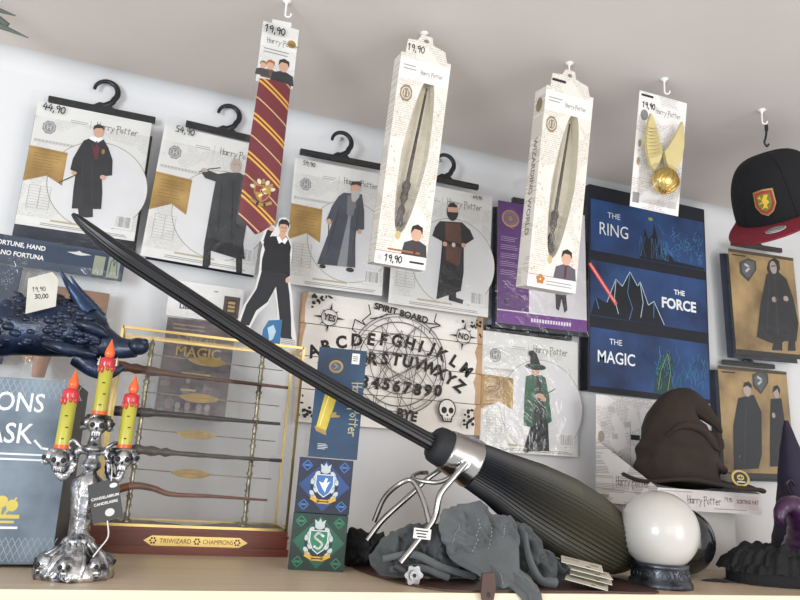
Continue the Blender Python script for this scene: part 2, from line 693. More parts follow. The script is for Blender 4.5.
def series_card(mb, W, H, y, gold=True):
    """the shared layout: paper of tiny writing, seal, logo, gold ribbon, table, circle, barcode"""
    mb.box(-W / 2, W / 2, y, y + 0.08, 0, H, PAPER)
    l = lambda k: y - 0.004 - 0.008 * k
    X = lambda u: (u - 0.5) * W
    Z = lambda v: (1 - v) * H
    mb.rect(X(0), X(1), Z(.12), Z(.0), l(1), WHITE)
    lines_block(mb, X(.03), X(.8), Z(.33), Z(.31), 1, .75, l(1), GREYP, 0)
    for k in range(26):
        mb.rect(X(.03 + .03 * k), X(.03 + .03 * k + .02), Z(.325), Z(.31), l(2), mat('#b3afac', 0.6))
    mb.ell(X(.62), Z(.6), W * .43, W * .43, l(3), CIRC, 48)
    mb.ring(X(.62), Z(.6), W * .43, 0.12, l(4), mat('#8a8263', 0.5), 60)
    crest_seal(mb, X(.13), Z(.2), W * .06, l(5), SEAL1, SEAL2)
    mb.line([(X(.47), Z(.08)), (X(.47), Z(.15))], .06, l(5), LINE)
    lines_block(mb, X(.3), X(.45), Z(.13), Z(.1), 2, .12, l(5), LINE)
    logo(mb, X(.52), Z(.135), W * .062, l(5), LOGO)
    # gold ribbon with a notched end
    if gold:
        mb.flat([(X(.0), Z(.37)), (X(.32), Z(.38)), (X(.32), Z(.65)), (X(.18), Z(.59)), (X(-.0), Z(.66))], l(6), GOLDP)
        mb.line([(X(.0), Z(.385)), (X(.32), Z(.395))], .12, l(7), GOLDD)
        mb.line([(X(.02), Z(.63)), (X(.18), Z(.57)), (X(.30), Z(.62))], .12, l(7), GOLDD)
        lines_block(mb, X(.05), X(.28), Z(.56), Z(.41), 6, .13, l(7), GOLDD, .3)
    # size table
    for k in range(9):
        z = Z(.68 + .022 * k)
        mb.line([(X(.06), z), (X(.24), z)], .05, l(6), LINE)
    for u in (.06, .15, .24):
        mb.line([(X(u), Z(.68)), (X(u), Z(.856))], .06, l(6), LINE)
    # foot: band with writing and a barcode
    mb.rect(X(0), X(1), 0, Z(.93), l(5), WHITE)
    lines_block(mb, X(.28), X(.62), Z(.95), Z(.925), 1, .4, l(7), mat('#b7a98e', 0.6), 0)
    lines_block(mb, X(.2), X(.95), Z(.985), Z(.96), 2, .14, l(7), LINE, .1)
    mb.rect(X(.8), X(.96), Z(.92), Z(.81), l(6), WHITE)
    for k in range(14):
        x = X(.815 + .0095 * k)
        mb.rect(x, x + .03 + .11 * random.random(), Z(.905), Z(.82), l(7), mat('#77747a', 0.6))


def packet(name, label, X, Z, W, H, tilt, draw, sketch, hang, cloth=(0.6, 1.6, CLOTH), gold=True, price=None, yaw=0, depth=4.6,
           base=None, film=FILM, cat_='costume packet', group=PK, y0=-0.15):
    """X, Z: middle of the bottom edge. cloth: how far the folded garment shows at the left and below"""
    t = thing(name, label, cat_, (X, y0, Z), (0, tilt, yaw), group)
    yf = -depth
    hanger(t, W, 0, H, *hang)
    c = MB()
    cl, cd, cm = cloth

    def puff(u, v):
        x = -W / 2 - cl + (W + cl + 0.3) * u
        z = -cd + (H - 1.0 + cd) * v
        e = min(1, 7 * min(u, 1 - u, v * 1.4 + .02, 1 - v + .02)) ** 0.5 if 0 < u < 1 else 0
        return (x, -0.2 - (depth - 0.45) * max(0, e) + 0.12 * sin(9 * u + 5 * v) * e, z)
    c.grid(puff, 14, 18, cm)
    c.box(-W / 2 - cl, W / 2 + .3, -0.2, -0.15, -cd, H - 1, cm)
    c.build('folded_costume', t)
    c = MB()
    if base is None:
        series_card(c, W, H, yf, gold)
    else:
        base(c, W, H, yf)
    if draw:
        a = Art(c, sketch[0], sketch[1], sketch[2], W, H, yf - 0.1)
        draw(a)
    if price:
        c.pen(price[0], -W / 2 + price[1] * W, H * (1 - price[2]), price[3], yf - 0.55, INK, None, -0.05)
    c.build('printed_insert_card', t)
    b = MB()
    b.grid(lambda u, v: (-W / 2 - cl - .4 + (W + cl + .9) * u, yf - 0.45 - 0.22 * sin(pi * u) * sin(pi * v) - 0.08 * sin(11 * u + 3) * sin(8 * v), -cd - .5 + (H + 2.6 + cd) * v), 14, 18, film)
    b.build('clear_bag', t)
    return t


HAIR = mat('#2b2320', 0.7)
ROBE = mat('#25262c', 0.7, var=.2)
ROBE2 = mat('#3b3d40', 0.7, var=.2)
ROBE3 = mat('#4a4d59', 0.7, var=.2)
DKRED = mat('#5a2028', 0.6)
WHT2 = mat('#f2f2f2', 0.5)
STICK = mat('#4a3d35', 0.6)


def fig_a(a):
    a.poly([(226, 440), (270, 440), (270, 470), (250, 472), (228, 468)], ROBE)
    a.line([(224, 346), (196, 360), (172, 371)], 3.5, STICK)
    a.poly([(262, 238), (308, 238), (322, 262), (334, 300), (331, 346), (300, 350), (300, 400), (295, 447), (208, 446), (214, 390), (222, 340), (206, 332), (214, 300), (236, 262), (248, 244)], ROBE)
    a.poly([(269, 248), (278, 262), (288, 255), (296, 262), (288, 300), (280, 300)], DKRED)
    a.poly([(264, 238), (288, 250), (308, 238), (304, 232), (270, 230)], WHT2)
    a.line([(287, 246), (287, 262)], 5, DKRED)
    a.ell((294, 216), 15, 21, SKIN)
    a.poly([(277, 212), (280, 198), (294, 192), (308, 197), (311, 212), (304, 204), (286, 205)], HAIR)
    a.ell((217, 342), 8, 6, SKIN)
    a.ell((303, 353), 9, 8, SKIN)
    a.ell((306, 276), 5, 9, GOLDP)
    a.line([(244, 300), (236, 440)], 2, ROBE2)
    a.line([(272, 310), (268, 440)], 2, ROBE2)


def fig_b(a):
    a.poly([(197, 486), (216, 488), (214, 530), (205, 540), (192, 536)], ROBE)
    a.poly([(284, 505), (302, 508), (300, 552), (284, 550)], ROBE)
    a.line([(188, 277), (215, 268), (246, 262)], 3, STICK)
    a.poly([(265, 274), (300, 272), (324, 285), (330, 330), (320, 400), (306, 470), (309, 512), (196, 486), (204, 445), (224, 340), (232, 302), (203, 294), (194, 280), (206, 270), (240, 280)], ROBE2)
    a.poly([(203, 455), (306, 480), (309, 512), (280, 510), (196, 487)], ROBE)
    a.ell((291, 253), 16, 22, SKIN2)
    a.line([(284, 250), (289, 250)], 3, LINE)
    a.line([(296, 250), (301, 250)], 3, LINE)
    a.ell((202, 272), 9, 6, SKIN2)
    a.line([(282, 300), (272, 460)], 2, ROBE)
    a.line([(250, 300), (236, 440)], 2, ROBE)


def fig_c(a):
    a.ell((157, 517), 11, 7, HAIR)
    a.ell((250, 533), 14, 8, HAIR)
    a.line([(160, 365), (163, 402)], 3, STICK)
    a.poly([(198, 252), (262, 258), (276, 320), (283, 388), (256, 392), (250, 360), (258, 440), (267, 526), (138, 508), (158, 420), (176, 340), (168, 366), (150, 352), (164, 300), (182, 265)], ROBE3)
    a.poly([(222, 300), (246, 300), (232, 345), (238, 522), (205, 518), (222, 350)], mat('#8f9096', .6))
    a.poly([(212, 262), (246, 262), (240, 335), (228, 342), (216, 330)], mat('#77777d', .6))
    a.ell((160, 358), 8, 10, SKIN)
    a.ell((268, 396), 7, 9, SKIN)
    a.ell((236, 234), 15, 20, SKIN)
    a.poly([(218, 232), (223, 250), (228, 284), (240, 288), (252, 270), (256, 236), (248, 246), (226, 246)], mat('#b9b8b6', .6))
    a.poly([(217, 226), (222, 210), (252, 210), (256, 228), (236, 222)], ROBE2)
    a.line([(190, 300), (165, 480)], 3, ROBE2)
    a.line([(256, 300), (252, 480)], 3, ROBE2)


def fig_d(a):
    a.poly([(180, 470), (196, 470), (198, 548), (214, 552), (212, 560), (182, 553)], ROBE)
    a.poly([(160, 400), (210, 400), (228, 415), (237, 432), (214, 446), (214, 500), (208, 535), (155, 552), (163, 480), (166, 440), (144, 430), (150, 412)], ROBE)
    a.poly([(172, 402), (206, 402), (210, 455), (204, 488), (174, 478)], mat('#5c3a2c', .6, var=.2))
    a.line([(172, 440), (210, 448)], 7, HAIR)
    a.ell((191, 446), 4, 5, GREYP)
    a.ell((188, 380), 13, 20, ROBE)
    a.poly([(177, 371), (200, 371), (200, 381), (177, 381)], SKIN)
    a.ell((172, 445), 5, 5, SKIN)
    a.ell((213, 446), 5, 5, SKIN)


GREENC = mat('#35624c', .6, var=.2)


def fig_f(a):
    a.ell((186, 485), 9, 9, ROBE)
    a.poly([(205, 205), (240, 208), (262, 340), (270, 492), (174, 488), (200, 400), (206, 300)], ROBE2)
    a.poly([(180, 212), (206, 205), (222, 220), (216, 300), (208, 402), (174, 396), (176, 280)], GREENC)
    a.poly([(226, 206), (252, 216), (268, 290), (278, 382), (262, 392), (248, 310), (236, 240)], GREENC)
    a.line([(248, 285), (290, 260)], 3, STICK)
    a.ell((232, 286), 17, 8, SKIN)
    a.ell((246, 298), 10, 8, SKIN)
    a.ell((215, 190), 14, 19, SKIN)
    a.ell((215, 176), 39, 11, ROBE)
    a.poly([(194, 174), (196, 140), (187, 126), (190, 116), (203, 113), (218, 126), (234, 172)], ROBE)
    a.line([(194, 168), (236, 170)], 5, GREENC)


packet('costume_packet', 'costume packet marked 44,90, showing a black school robe and tie', -18.1, 56.9, 21.5, 25.8, rad(-0.5), fig_a,
       ((115, 130), (462, 180), (45, 490)), (0.6, 28.0, -9.6, 11.2), (.9, 3.0, CLOTH), price=('44,90', .05, .07, 1.5))
packet('costume_packet', 'costume packet marked 54,90, showing a long grey robe with one arm raised', 5.6, 54.0, 22.8, 29.0, rad(1.5), fig_b,
       ((95, 150), (400, 195), (30, 510)), (1.0, 31.6, -7.4, 7.8), (-.9, -.6, CLOTH), price=('54,90', .1, .045, 1.4))
packet('costume_packet', 'costume packet showing a grey bearded figure in a long slate robe', 34.2, 53.0, 21.9, 28.6, rad(-1), fig_c,
       ((20, 125), (350, 185), (40, 570)), (-.6, 30.9, -9.8, 9.8), (-.9, -.6, CLOTH), price=('59,90', .08, .05, 1.0), y0=-2.5, depth=2.8)
packet('costume_packet', 'costume packet showing a masked figure in a black coat over a brown tunic', 59.0, 51.8, 24.6, 29.8, 0, fig_d,
       ((66, 320), (280, 345), (55, 560)), (-.2, 32.2, -8.5, 9.0), (-.9, -.6, CLOTH), price=('64,90', .78, .045, .9), gold=False, y0=-2.5, depth=2.8)
packet('costume_packet', 'costume packet showing a green cape and a black witch hat', 84.9, 21.6, 26.0, 27.8, rad(-.5), fig_f,
       ((20, 40), (378, 78), (20, 480)), (-2, 28.8, -12, 11.5), (-.9, -.6, CLOTH), film=FILMG, depth=2.1)

PURP = mat('#5c2f74', .4, var=.08, scale=12)


def purple_base(c, W, H, y):
    c.box(-W / 2, W / 2, y, y + .08, 0, H, mat('#d9d5da', .4))
    l = lambda k: y - .004 - .01 * k
    c.flat([(-W / 2, 2.6), (-W / 2 + 8.5, 2.2), (-W / 2 + 8.5, H * .55), (-W / 2 + 7.0, H), (-W / 2, H)], l(1), PURP)
    c.rect(-W / 2, W / 2, 0, 3.0, l(2), mat('#6d2f86', .4))
    c.rect(-W / 2, W / 2, 3.0, 3.3, l(2), WHITE)
    c.ell(-W / 2 + 3.4, H - 4.2, 2.4, 2.2, l(3), GOLDP)
    c.ell(-W / 2 + 3.4, H - 4.2, 1.9, 1.7, l(4), mat('#7a5a9a', .4))
    c.ring(-W / 2 + 3.4, H - 4.2, 1.3, .25, l(5), GOLDP, 16)
    c.ell(-W / 2 + 3.4, H - 4.2, .7, .7, l(6), GOLDP)
    for k in range(5):
        lines_block(c, -W / 2 + .8, -W / 2 + 5.6, H - 10.2 - 2.1 * k, H - 8.8 - 2.1 * k, 3, .12, l(4), mat('#b9a4c6', .5))
    for k in range(15):
        c.rect(-W / 2 + 9 + .75 * k, -W / 2 + 9.5 + .75 * k, 1.0, 1.9, l(4), mat('#e6dcea', .5))
    c.ell(-W / 2 + 2.2, 5.2, .5, .5, l(4), INK)
    c.flat([(3.4, 10), (6.4, 10), (6.8, 5.0), (5.9, 4.2), (5.2, 7.6), (4.4, 4.6), (3.6, 5.0)], l(3), mat('#3c3740', .6, var=.2))


packet('costume_packet', 'costume packet with a purple left panel and purple bottom strip', 86.0, 51.3, 24.6, 30.3, rad(-1.6), None, None,
       (-1, 31.4, -8, 6.5), (0.3, .8, CLOTH), base=purple_base, film=FILMG, depth=2.4, y0=-2.9)


SEPIA = mat('#b39768', .5, var=.2, scale=9, dark='#7a603d')
SHIELD = mat('#5d5f63', .4, var=.3)


def brown_base(c, W, H, y):
    c.box(-W / 2, W / 2, y, y + .08, 0, H, SEPIA)
    c.rect(-W / 2, W / 2, 0, 1.3, y - .01, mat('#2a211a', .4))
    c.rect(-W / 2, W / 2, H - .9, H, y - .01, mat('#4d3c28', .4))
    lines_block(c, -W / 2 + 1.2, -W / 2 + 6, H - 2.0, H - 1.2, 1, .4, y - .02, INK, .1)


def shield(a, x, y, s):
    P = [(-17, -10), (0, -18), (17, -10), (19, 10), (4, 36), (-14, 16)]
    a.poly([(x + p * s, y + q * s) for p, q in P], mat('#3d3f43', .4))
    a.poly([(x + p * s * .8, y + q * s * .8) for p, q in P], SHIELD)
    a.line([(x - 6 * s, y - 4 * s), (x + 5 * s, y + 4 * s), (x - 3 * s, y + 12 * s)], 4 * s, GREYP)


def fig_g(a):
    a.poly([(166, 270), (182, 275), (184, 302), (160, 298)], ROBE)
    a.poly([(198, 272), (211, 276), (214, 306), (196, 304)], ROBE)
    a.poly([(140, 114), (164, 108), (186, 130), (204, 180), (218, 240), (215, 284), (190, 280), (168, 286), (126, 264), (130, 190)], ROBE)
    a.poly([(140, 100), (144, 82), (155, 75), (167, 84), (170, 104), (164, 116), (146, 118)], ROBE)
    a.ell((154, 99), 8, 12, SKIN2)
    a.line([(149, 96), (159, 95)], 2, ROBE2)
    a.ell((160, 178), 6, 5, SKIN2)
    a.ell((186, 178), 6, 5, SKIN2)
    a.line([(158, 120), (172, 270)], 2.5, ROBE2)
    a.line([(146, 130), (146, 250)], 2.5, ROBE2)
    shield(a, 96, 92, 1.05)


def fig_h(a):
    a.poly([(95, 405), (130, 398), (150, 440), (156, 540), (150, 572), (96, 570), (88, 470)], ROBE)
    a.poly([(170, 410), (195, 410), (206, 470), (206, 572), (176, 570), (172, 480)], ROBE)
    a.ell((114, 384), 9, 14, SKIN2)
    a.poly([(104, 380), (107, 368), (116, 366), (124, 374), (124, 384), (114, 376)], HAIR)
    a.ell((182, 394), 8, 12, SKIN2)
    a.poly([(173, 396), (175, 380), (184, 377), (191, 388), (190, 402), (184, 386)], ROBE)
    a.line([(112, 410), (118, 560)], 2.5, ROBE2)
    a.ell((178, 450), 4, 5, SKIN2)
    shield(a, 142, 360, 1.05)


packet('costume_packet', 'sepia costume packet under the cap, one figure in a long black cloak', 156.5, 52.3, 23.5, 29.2, rad(-2.5), fig_g,
       ((52, 46), (200, 78), (85, 297)), (-1, 31.2, -9.5, 8.5), (1.0, .8, CLOTH), base=brown_base, film=FILMG, depth=2.4, y0=-2.9)
packet('costume_packet', 'sepia costume packet behind the purple hats, two figures in black cloaks', 154.0, 20.0, 24.0, 29.0, rad(-2), fig_h,
       ((45, 325), (205, 345), (78, 585)), (-1, 30.2, -9.5, 8.5), (1.2, .8, CLOTH), base=brown_base, film=FILMG, depth=2.3)

# screws that hold the hangers
SCW = MB()
SCW.lathe([(0.0, 0), (0.42, 0), (0.42, .14), (0.16, .2), (.16, 2.0)], STEEL, 12)
first = None
for x, z, what in ((-17.3, 91.4, 'the packet marked 44,90'), (7.2, 91.9, 'the packet marked 54,90'), (33.8, 90.4, 'the bearded slate robe packet'), (58.8, 90.4, 'the masked figure packet')):
    lab = 'small steel screw in the wall holding the hanger of ' + what
    if first is None:
        first = tag(SCW.build('wall_screw', None, (x, -1.2, z), (rad(-90), 0, 0)), lab, 'screw', 'wall screws behind the hangers')
    else:
        dup(first, (x, -1.2, z), lab)

# ------------------------------------------------------------------ goods hanging from the ceiling
hooks = [(13.2, -41.6, 'the striped tie'), (38.2, -43.2, 'the wand box priced 19,90'), (66.8, -46.2, 'the wand box near the canvas'),
         (86.2, -49.4, 'the winged golden ball'), (111.5, -48.6, 'the black and red cap')]
hk = None
for x, y, what in hooks:
    lab = 'white plastic hook on the ceiling holding ' + what
    if hk is None:
        hk = tag(hook_mb().build('ceiling_hook', None, (x - .5, y, ZC), (0, 0, rad(-20))), lab, 'hook', 'white ceiling hooks')
    else:
        dup(hk, (x - .5, y, ZC), lab)

TIE = striped('tie_weave', [(0, '#6d1c28'), (.30, '#d9a53c'), (.36, '#6d1c28'), (.42, '#d9a53c'), (.48, '#6d1c28'), (.86, '#c9a878'), (.90, '#6d1c28')], .62, .8, 5.6, .55)


def tiny_person(mb, x, z, s, y, top, hair, w=1.0):
    """a head and shoulders print"""
    mb.flat([(x - 1.5 * s * w, z - 2.2 * s), (x + 1.5 * s * w, z - 2.2 * s), (x + 1.3 * s * w, z - .9 * s), (x + .4 * s, z - .5 * s), (x - .4 * s, z - .5 * s), (x - 1.3 * s * w, z - .9 * s)], y, top)
    mb.ell(x, z + .25 * s, .62 * s, .85 * s, y - .012, SKIN, 14)
    mb.flat([(x - .7 * s, z + .2 * s), (x - .6 * s, z + 1.0 * s), (x, z + 1.3 * s), (x + .65 * s, z + 1.0 * s), (x + .7 * s, z + .2 * s), (x + .4 * s, z + .7 * s), (x - .3 * s, z + .75 * s)], y - .024, hair)


def lion_crest(mb, x, z, s, y, c1, c2):
    """quartered shield with mantling above and a ribbon below"""
    for k in range(7):
        a = rad(20 + 140 * k / 6)
        mb.ell(x + 1.15 * s * cos(a), z + .2 * s + 1.15 * s * sin(a), .34 * s, .22 * s, y, GOLDP if k % 2 else mat('#d7cdb4', .5), 10, a)
    P = [(-.9, .9), (.9, .9), (.95, 0), (.55, -.75), (0, -1.15), (-.55, -.75), (-.95, 0)]
    mb.flat([(x + p * s, z + q * s) for p, q in P], y - .01, GOLDP)
    mb.flat([(x + p * s * .84, z + q * s * .84) for p, q in P], y - .02, c1)
    mb.flat([(x, z + .75 * s), (x + .75 * s, z + .75 * s), (x + .78 * s, z), (x, z)], y - .03, c2)
    mb.flat([(x, z), (x - .78 * s, z), (x - .45 * s, z - .62 * s), (x, z - .95 * s)], y - .03, c2)
    mb.line([(x - .3 * s, z - .45 * s), (x + .1 * s, z - .1 * s), (x - .15 * s, z + .25 * s), (x + .3 * s, z + .5 * s)], .22 * s, y - .04, mat('#e6d9a8', .5))
    mb.line([(x - .1 * s, z + .1 * s), (x + .42 * s, z - .05 * s)], .13 * s, y - .04, mat('#e6d9a8', .5))
    mb.line([(x - 1.05 * s, z - 1.0 * s), (x - .4 * s, z - 1.35 * s), (x + .4 * s, z - 1.35 * s), (x + 1.05 * s, z - 1.0 * s)], .36 * s, y - .02, GOLDP)


t = thing('tie_packet', 'maroon and gold striped tie in a clear sleeve hanging from the ceiling', 'tie', (12.1, -41.2, 52.5))
c = MB()
c.box(-2.9, 3.3, 0, .1, 25, 36.4, PAPER)
c.flat([(-1.4, 36.4), (1.9, 36.4), (1.9, 37.4), (-1.4, 37.2)], .05, WHITE)
c.rect(-2.9, 3.3, 31.8, 34.2, -.01, WHITE)
logo(c, -1.9, 32.6, .95, -.02, LOGO)
c.ell(2.3, 33.3, .75, .75, -.02, GOLDP)
lines_block(c, -2.2, 2.8, 30.5, 31.7, 2, .18, -.02, LINE)
tiny_person(c, -.8, 28.2, 1.0, -.02, mat('#6a4a3a', .6), mat('#a8632f', .6))
tiny_person(c, -2.0, 28.0, .8, -.025, ROBE2, mat('#8a6a48', .6))
tiny_person(c, 1.4, 28.5, 1.35, -.03, ROBE, HAIR)
c.pen('19,90', -2.6, 34.2, 1.3, -.6, INK, .2, 0)
c.build('header_card', t)
c = MB()
c.grid(lambda u, v: ((-2.35 - .6 * v) + (5.3 + .65 * v) * u - .05 * v, -.15 - .45 * sin(pi * u) ** .5, 25.5 - 24.4 * v + (1 - abs(2 * (u - .53))) * -2.7 * v), 12, 20, TIE)
c.grid(lambda u, v: ((-2.35 - .6 * v) + (5.3 + .65 * v) * u - .05 * v, .1, 25.5 - 24.4 * v + (1 - abs(2 * (u - .53))) * -2.7 * v), 12, 20, TIE)
c.build('tie', t)
c = MB()
lion_crest(c, .25, 5.4, 1.45, -.68, mat('#8c2b30', .5), mat('#b58a35', .5))
c.build('crest', t)
c = MB()
c.grid(lambda u, v: (-3.3 + 6.9 * u, -.85 - .15 * sin(7 * u + 9 * v), -.6 + 37.6 * v), 8, 20, FILM)
c.build('clear_sleeve', t)


def wand_box(label, loc, rot, W, H, D, win, price, side_text, portrait_x):
    t = thing('wand_box', label, 'wand box', loc, rot, 'wand boxes hanging from the ceiling')
    b = MB()
    cx, cz, rx, rz, wr = win
    # front panel with an oval opening
    n = 48
    inner, outer = [], []
    for k in range(n):
        a = 2 * pi * k / n
        q = 1.0 - 0.10 * abs(sin(2 * a))
        ex, ez = rx * cos(a) * q, rz * sin(a)
        inner.append((cx + ex * cos(wr) - ez * sin(wr), 0, cz + ex * sin(wr) + ez * cos(wr)))
        dx, dz = cos(a), sin(a) * H / W
        px, pz = cos(a) * 10, sin(a) * 10 * H / W
        k2 = min((W / 2) / abs(px) if abs(px) > 1e-6 else 1e9, (H / 2) / abs(pz) if abs(pz) > 1e-6 else 1e9)
        outer.append((px * k2, 0, H / 2 + pz * k2))
    b.add(inner + outer, [(k, (k + 1) % n, (k + 1) % n + n, k + n) for k in range(n)], PAPER2)
    crn = [(-W / 2, 0), (W / 2, 0), (W / 2, H), (-W / 2, H)]
    for px, pz in crn:                                        # fill the clipped corners
        o2 = sorted(outer, key=lambda q: (q[0] - px) ** 2 + (q[2] - pz) ** 2)[:2]
        b.add([(px, 0, pz), o2[0], o2[1]], [(0, 1, 2)], PAPER2)
    b.box(-W / 2, -W / 2 + .08, 0.01, D, 0, H, PAPER2)
    b.box(W / 2 - .08, W / 2, 0.01, D, 0, H, PAPER2)
    b.box(-W / 2, W / 2, 0.01, D, 0, .08, PAPER2)
    b.box(-W / 2, W / 2, 0.01, D, H - .08, H, PAPER2)
    b.box(-W / 2, W / 2, D - .08, D, 0, H, PAPER2)
    # tray wall around the opening
    tray = mat('#ded6c4', .6, var=.06)
    b.add(inner + [(p[0], D - 1.6, p[2]) for p in inner], [(k, (k + 1) % n, (k + 1) % n + n, k + n) for k in range(n)], tray, True)
    b.add([(p[0], D - 1.6, p[2]) for p in inner], [tuple(range(n))], tray)
    # print
    b.rect(-W / 2, W / 2, H - 4.6, H - .8, -.01, WHITE)
    logo(b, -W / 2 + W * .42, H - 3.2, W * .075, -.03, LOGO)
    lines_block(b, -W / 2 + .8, -W / 2 + W * .36, H - 3, H - 1.8, 2, .15, -.03, LINE)
    b.flat([(-W / 2 + .6 + 1.2 * cos(2 * pi * k / 8 + .4) + 1.2, H - 7.1 + 1.6 * sin(2 * pi * k / 8 + .4)) for k in range(8)], -.03, mat('#8c7a5e', .5))
    b.ring(-W / 2 + 1.8, H - 7.1, .8, .2, -.045, PAPER2, 14, 1.0)
    b.line([(-W / 2 + 1.5, H - 6.6), (-W / 2 + 1.5, H - 7.6)], .18, -.045, PAPER2)
    b.line([(-W / 2 + 2.1, H - 6.6), (-W / 2 + 2.1, H - 7.6)], .18, -.045, PAPER2)
    tan = mat('#a4643c', .6)
    b.ell(portrait_x - 3.4, 5.4, .5, .8, -.03, mat('#c9b27c', .5), 12)
    tiny_person(b, portrait_x, 5.8, 1.6, -.04, ROBE2 if price else mat('#5b5560', .6), HAIR)
    b.rect(portrait_x - .2, portrait_x + .25, 2.5, 4.9, -.075, DKRED)
    b.rect(-W / 2, W / 2, .0, 2.2, -.01, WHITE)
    b.line([(-W / 2, 2.3), (W / 2, 2.3)], .1, -.02, tan)
    if price:
        lines_block(b, -W / 2 + 2.2, W / 2 - 1.5, 2.5, 3.1, 1, .32, -.05, tan, 0)
        b.ell(-W / 2 + .9, 1.1, .5, .5, -.03, GREYP, 12)
        b.pen('19,90', -W / 2 + 1.7, .6, 1.2, -.04, INK, .2)
        lines_block(b, W / 2 - 3.0, W / 2 - .5, .7, 1.5, 1, .35, -.03, INK, 0)
    else:
        for k in range(5):
            a = pi / 2 + 2 * pi * k / 5
            b.ell(-W / 2 + 2.6 + .55 * cos(a), 1.6 + .55 * sin(a), .4, .4, -.03, mat('#c07a2c', .5), 10)
        lines_block(b, -W / 2 + 3.8, W / 2 - .8, .6, 1.7, 2, .15, -.03, LINE)
    for k in range(26):                                       # gold flecks of the printed pattern
        x_ = random.choice((-1, 1)) * random.uniform(W * .36, W * .47)
        b.ell(x_, random.uniform(3, H - 9), .14, .2, -.03, mat('#c9b083', .5), 6)
    if side_text:
        T0 = b.T
        b.T = Matrix.Translation((-W / 2 - .02, D / 2, H * .5)) @ Matrix.Rotation(rad(-90), 4, 'Z')
        b.text('WIZARDING WORLD', 0, 0, 1.9, 0, LOGO, rot=rad(-90), bold=.02)
        b.ell(0, 15.5, 1.1, 1.4, 0, mat('#8c7a5e', .5), 12)
        b.T = T0
    b.build('carton', t)
    b = MB()
    b.rect(-W / 2 + .3, W / 2 - .3, 2.6, H - 4.6, .12, FILM)
    b.build('window_film', t)
    b = MB()
    hx = -.4
    P = [(-W * .42, 0), (W * .42, 0), (W * .36, 1.6), (hx + 1.4, 2.2), (hx + 1.0, 3.4), (hx - 1.0, 3.4), (hx - 1.6, 2.4), (-W * .40, 2.2)]
    b.prism([(p, H + q * 1.15) for p, q in P], .02, .12, PAPER2)
    b.ell(hx, H + 2.9, .5, .35, 0, mat('#7d7a78', .6), 12)
    if price:
        b.pen('19,90', -W * .4, H + .6, 1.2, 0, INK, .16)
    else:
        lines_block(b, -W * .38, -W * .1, H + 1.0, H + 1.8, 1, .5, 0, INK)
    b.build('hang_tab', t)
    return t


def carved_wand(name, label, loc, rot, L, m, r, parent_group=None, style=0):
    """slim wand along local Z with a turned handle at the low end"""
    b = MB()
    prof = []
    n = 40
    for k in range(n + 1):
        u = k / n
        q = r * (1.0 - .62 * u)
        if u < .28:
            q = r * (1.25 + .35 * sin(u * 70) + .25 * sin(u * 31))
        elif u < .31:
            q = r * 1.6
        elif style:
            q *= 1 + .08 * sin(u * 60)
        prof.append((max(q, .1), u * L))
    b.lathe([(.02, -.1)] + prof + [(.02, L + .05)], m, 12)
    return tag(b.build(name, None, loc, rot), label, 'wand', parent_group)


W_DARK = mat('#3a2620', .45, var=.3, scale=40, bump=.3, bscale=120)
W_GREY = mat('#4d463f', .5, var=.3, scale=40, bump=.3, bscale=120)


def boxed_wand(box, label, dx, dz, lean, L, m, r):
    Rm = box.rotation_euler.to_matrix()
    p = box.location / S + Rm @ Vector((dx, 1.1, dz))
    w = carved_wand('wand', label, tuple(p), (0, 0, 0), L, m, r, 'boxed wands')
    w.rotation_euler = (Rm @ Matrix.Rotation(lean, 3, 'Y')).to_euler()


bx = wand_box('white wand box priced 19,90 hanging left of the masked figure packet', (37.8, -38.0, 50.6), (rad(10.6), 0, 0), 9.5, 37.6, 4.0, (.1, 20.0, 2.5, 14.3, rad(-4.4)), True, False, 2.3)
boxed_wand(bx, 'dark brown wand inside the wand box priced 19,90', -.9, 7.2, rad(4.6), 25.5, W_DARK, .48)
bx = wand_box('white wand box with a lettered side hanging in front of the purple packet', (65.4, -42.6, 49.5), (rad(8.2), 0, rad(1)), 10.2, 37.4, 4.0, (.4, 19.6, 2.5, 13.9, rad(-4.2)), False, True, 2.5)
boxed_wand(bx, 'grey brown wand inside the wand box in front of the purple packet', -.6, 7.0, rad(4.2), 24.8, W_GREY, .45)

# winged golden ball
IVORY = mat('#cdbf88', .4, .25, .08)
t = thing('winged_ball_packet', 'gold ball with two cream wings on a white card beside the canvas top', 'toy packet', (85.8, -45.7, 67.4), (rad(8.4), 0, 0))
c = MB()
c.box(-5.6, 5.6, 0, .1, 0, 22.8, PAPER3)
c.rect(-5.6, 5.6, 18.2, 20.9, -.01, WHITE)
logo(c, -1.6, 19.2, 1.0, -.02, LOGO)
c.ell(-4.1, 18.2, .9, 1.1, -.02, mat('#7c7a7c', .5), 12)
for z in (12.5, 9.0):
    c.ell(-4.6, z, .4, .8, -.02, mat('#9c8a72', .5), 10)
c.rect(-5.2, -3.7, .9, 2.9, -.02, mat('#8f8c8c', .5))
c.pen('19,90', -4.8, 19.7, 1.1, -.03, INK, .2)
lines_block(c, -5, -2.5, 21.8, 22.4, 1, .45, -.03, INK, 0)
c.rect(2.9, 4.9, 1.2, 2.6, -.02, GREYP)
c.build('backing_card', t)


def wing(outline, ribs, tip):
    b = MB()
    b.prism(outline, -2.0, -1.3, IVORY)
    for p, q in ribs:
        b.tube([(p[0], -2.05, p[1]), ((p[0] + q[0]) / 2, -2.35, (p[1] + q[1]) / 2 - .2), (q[0], -2.05, q[1])], .18, IVORY, 6)
    return b


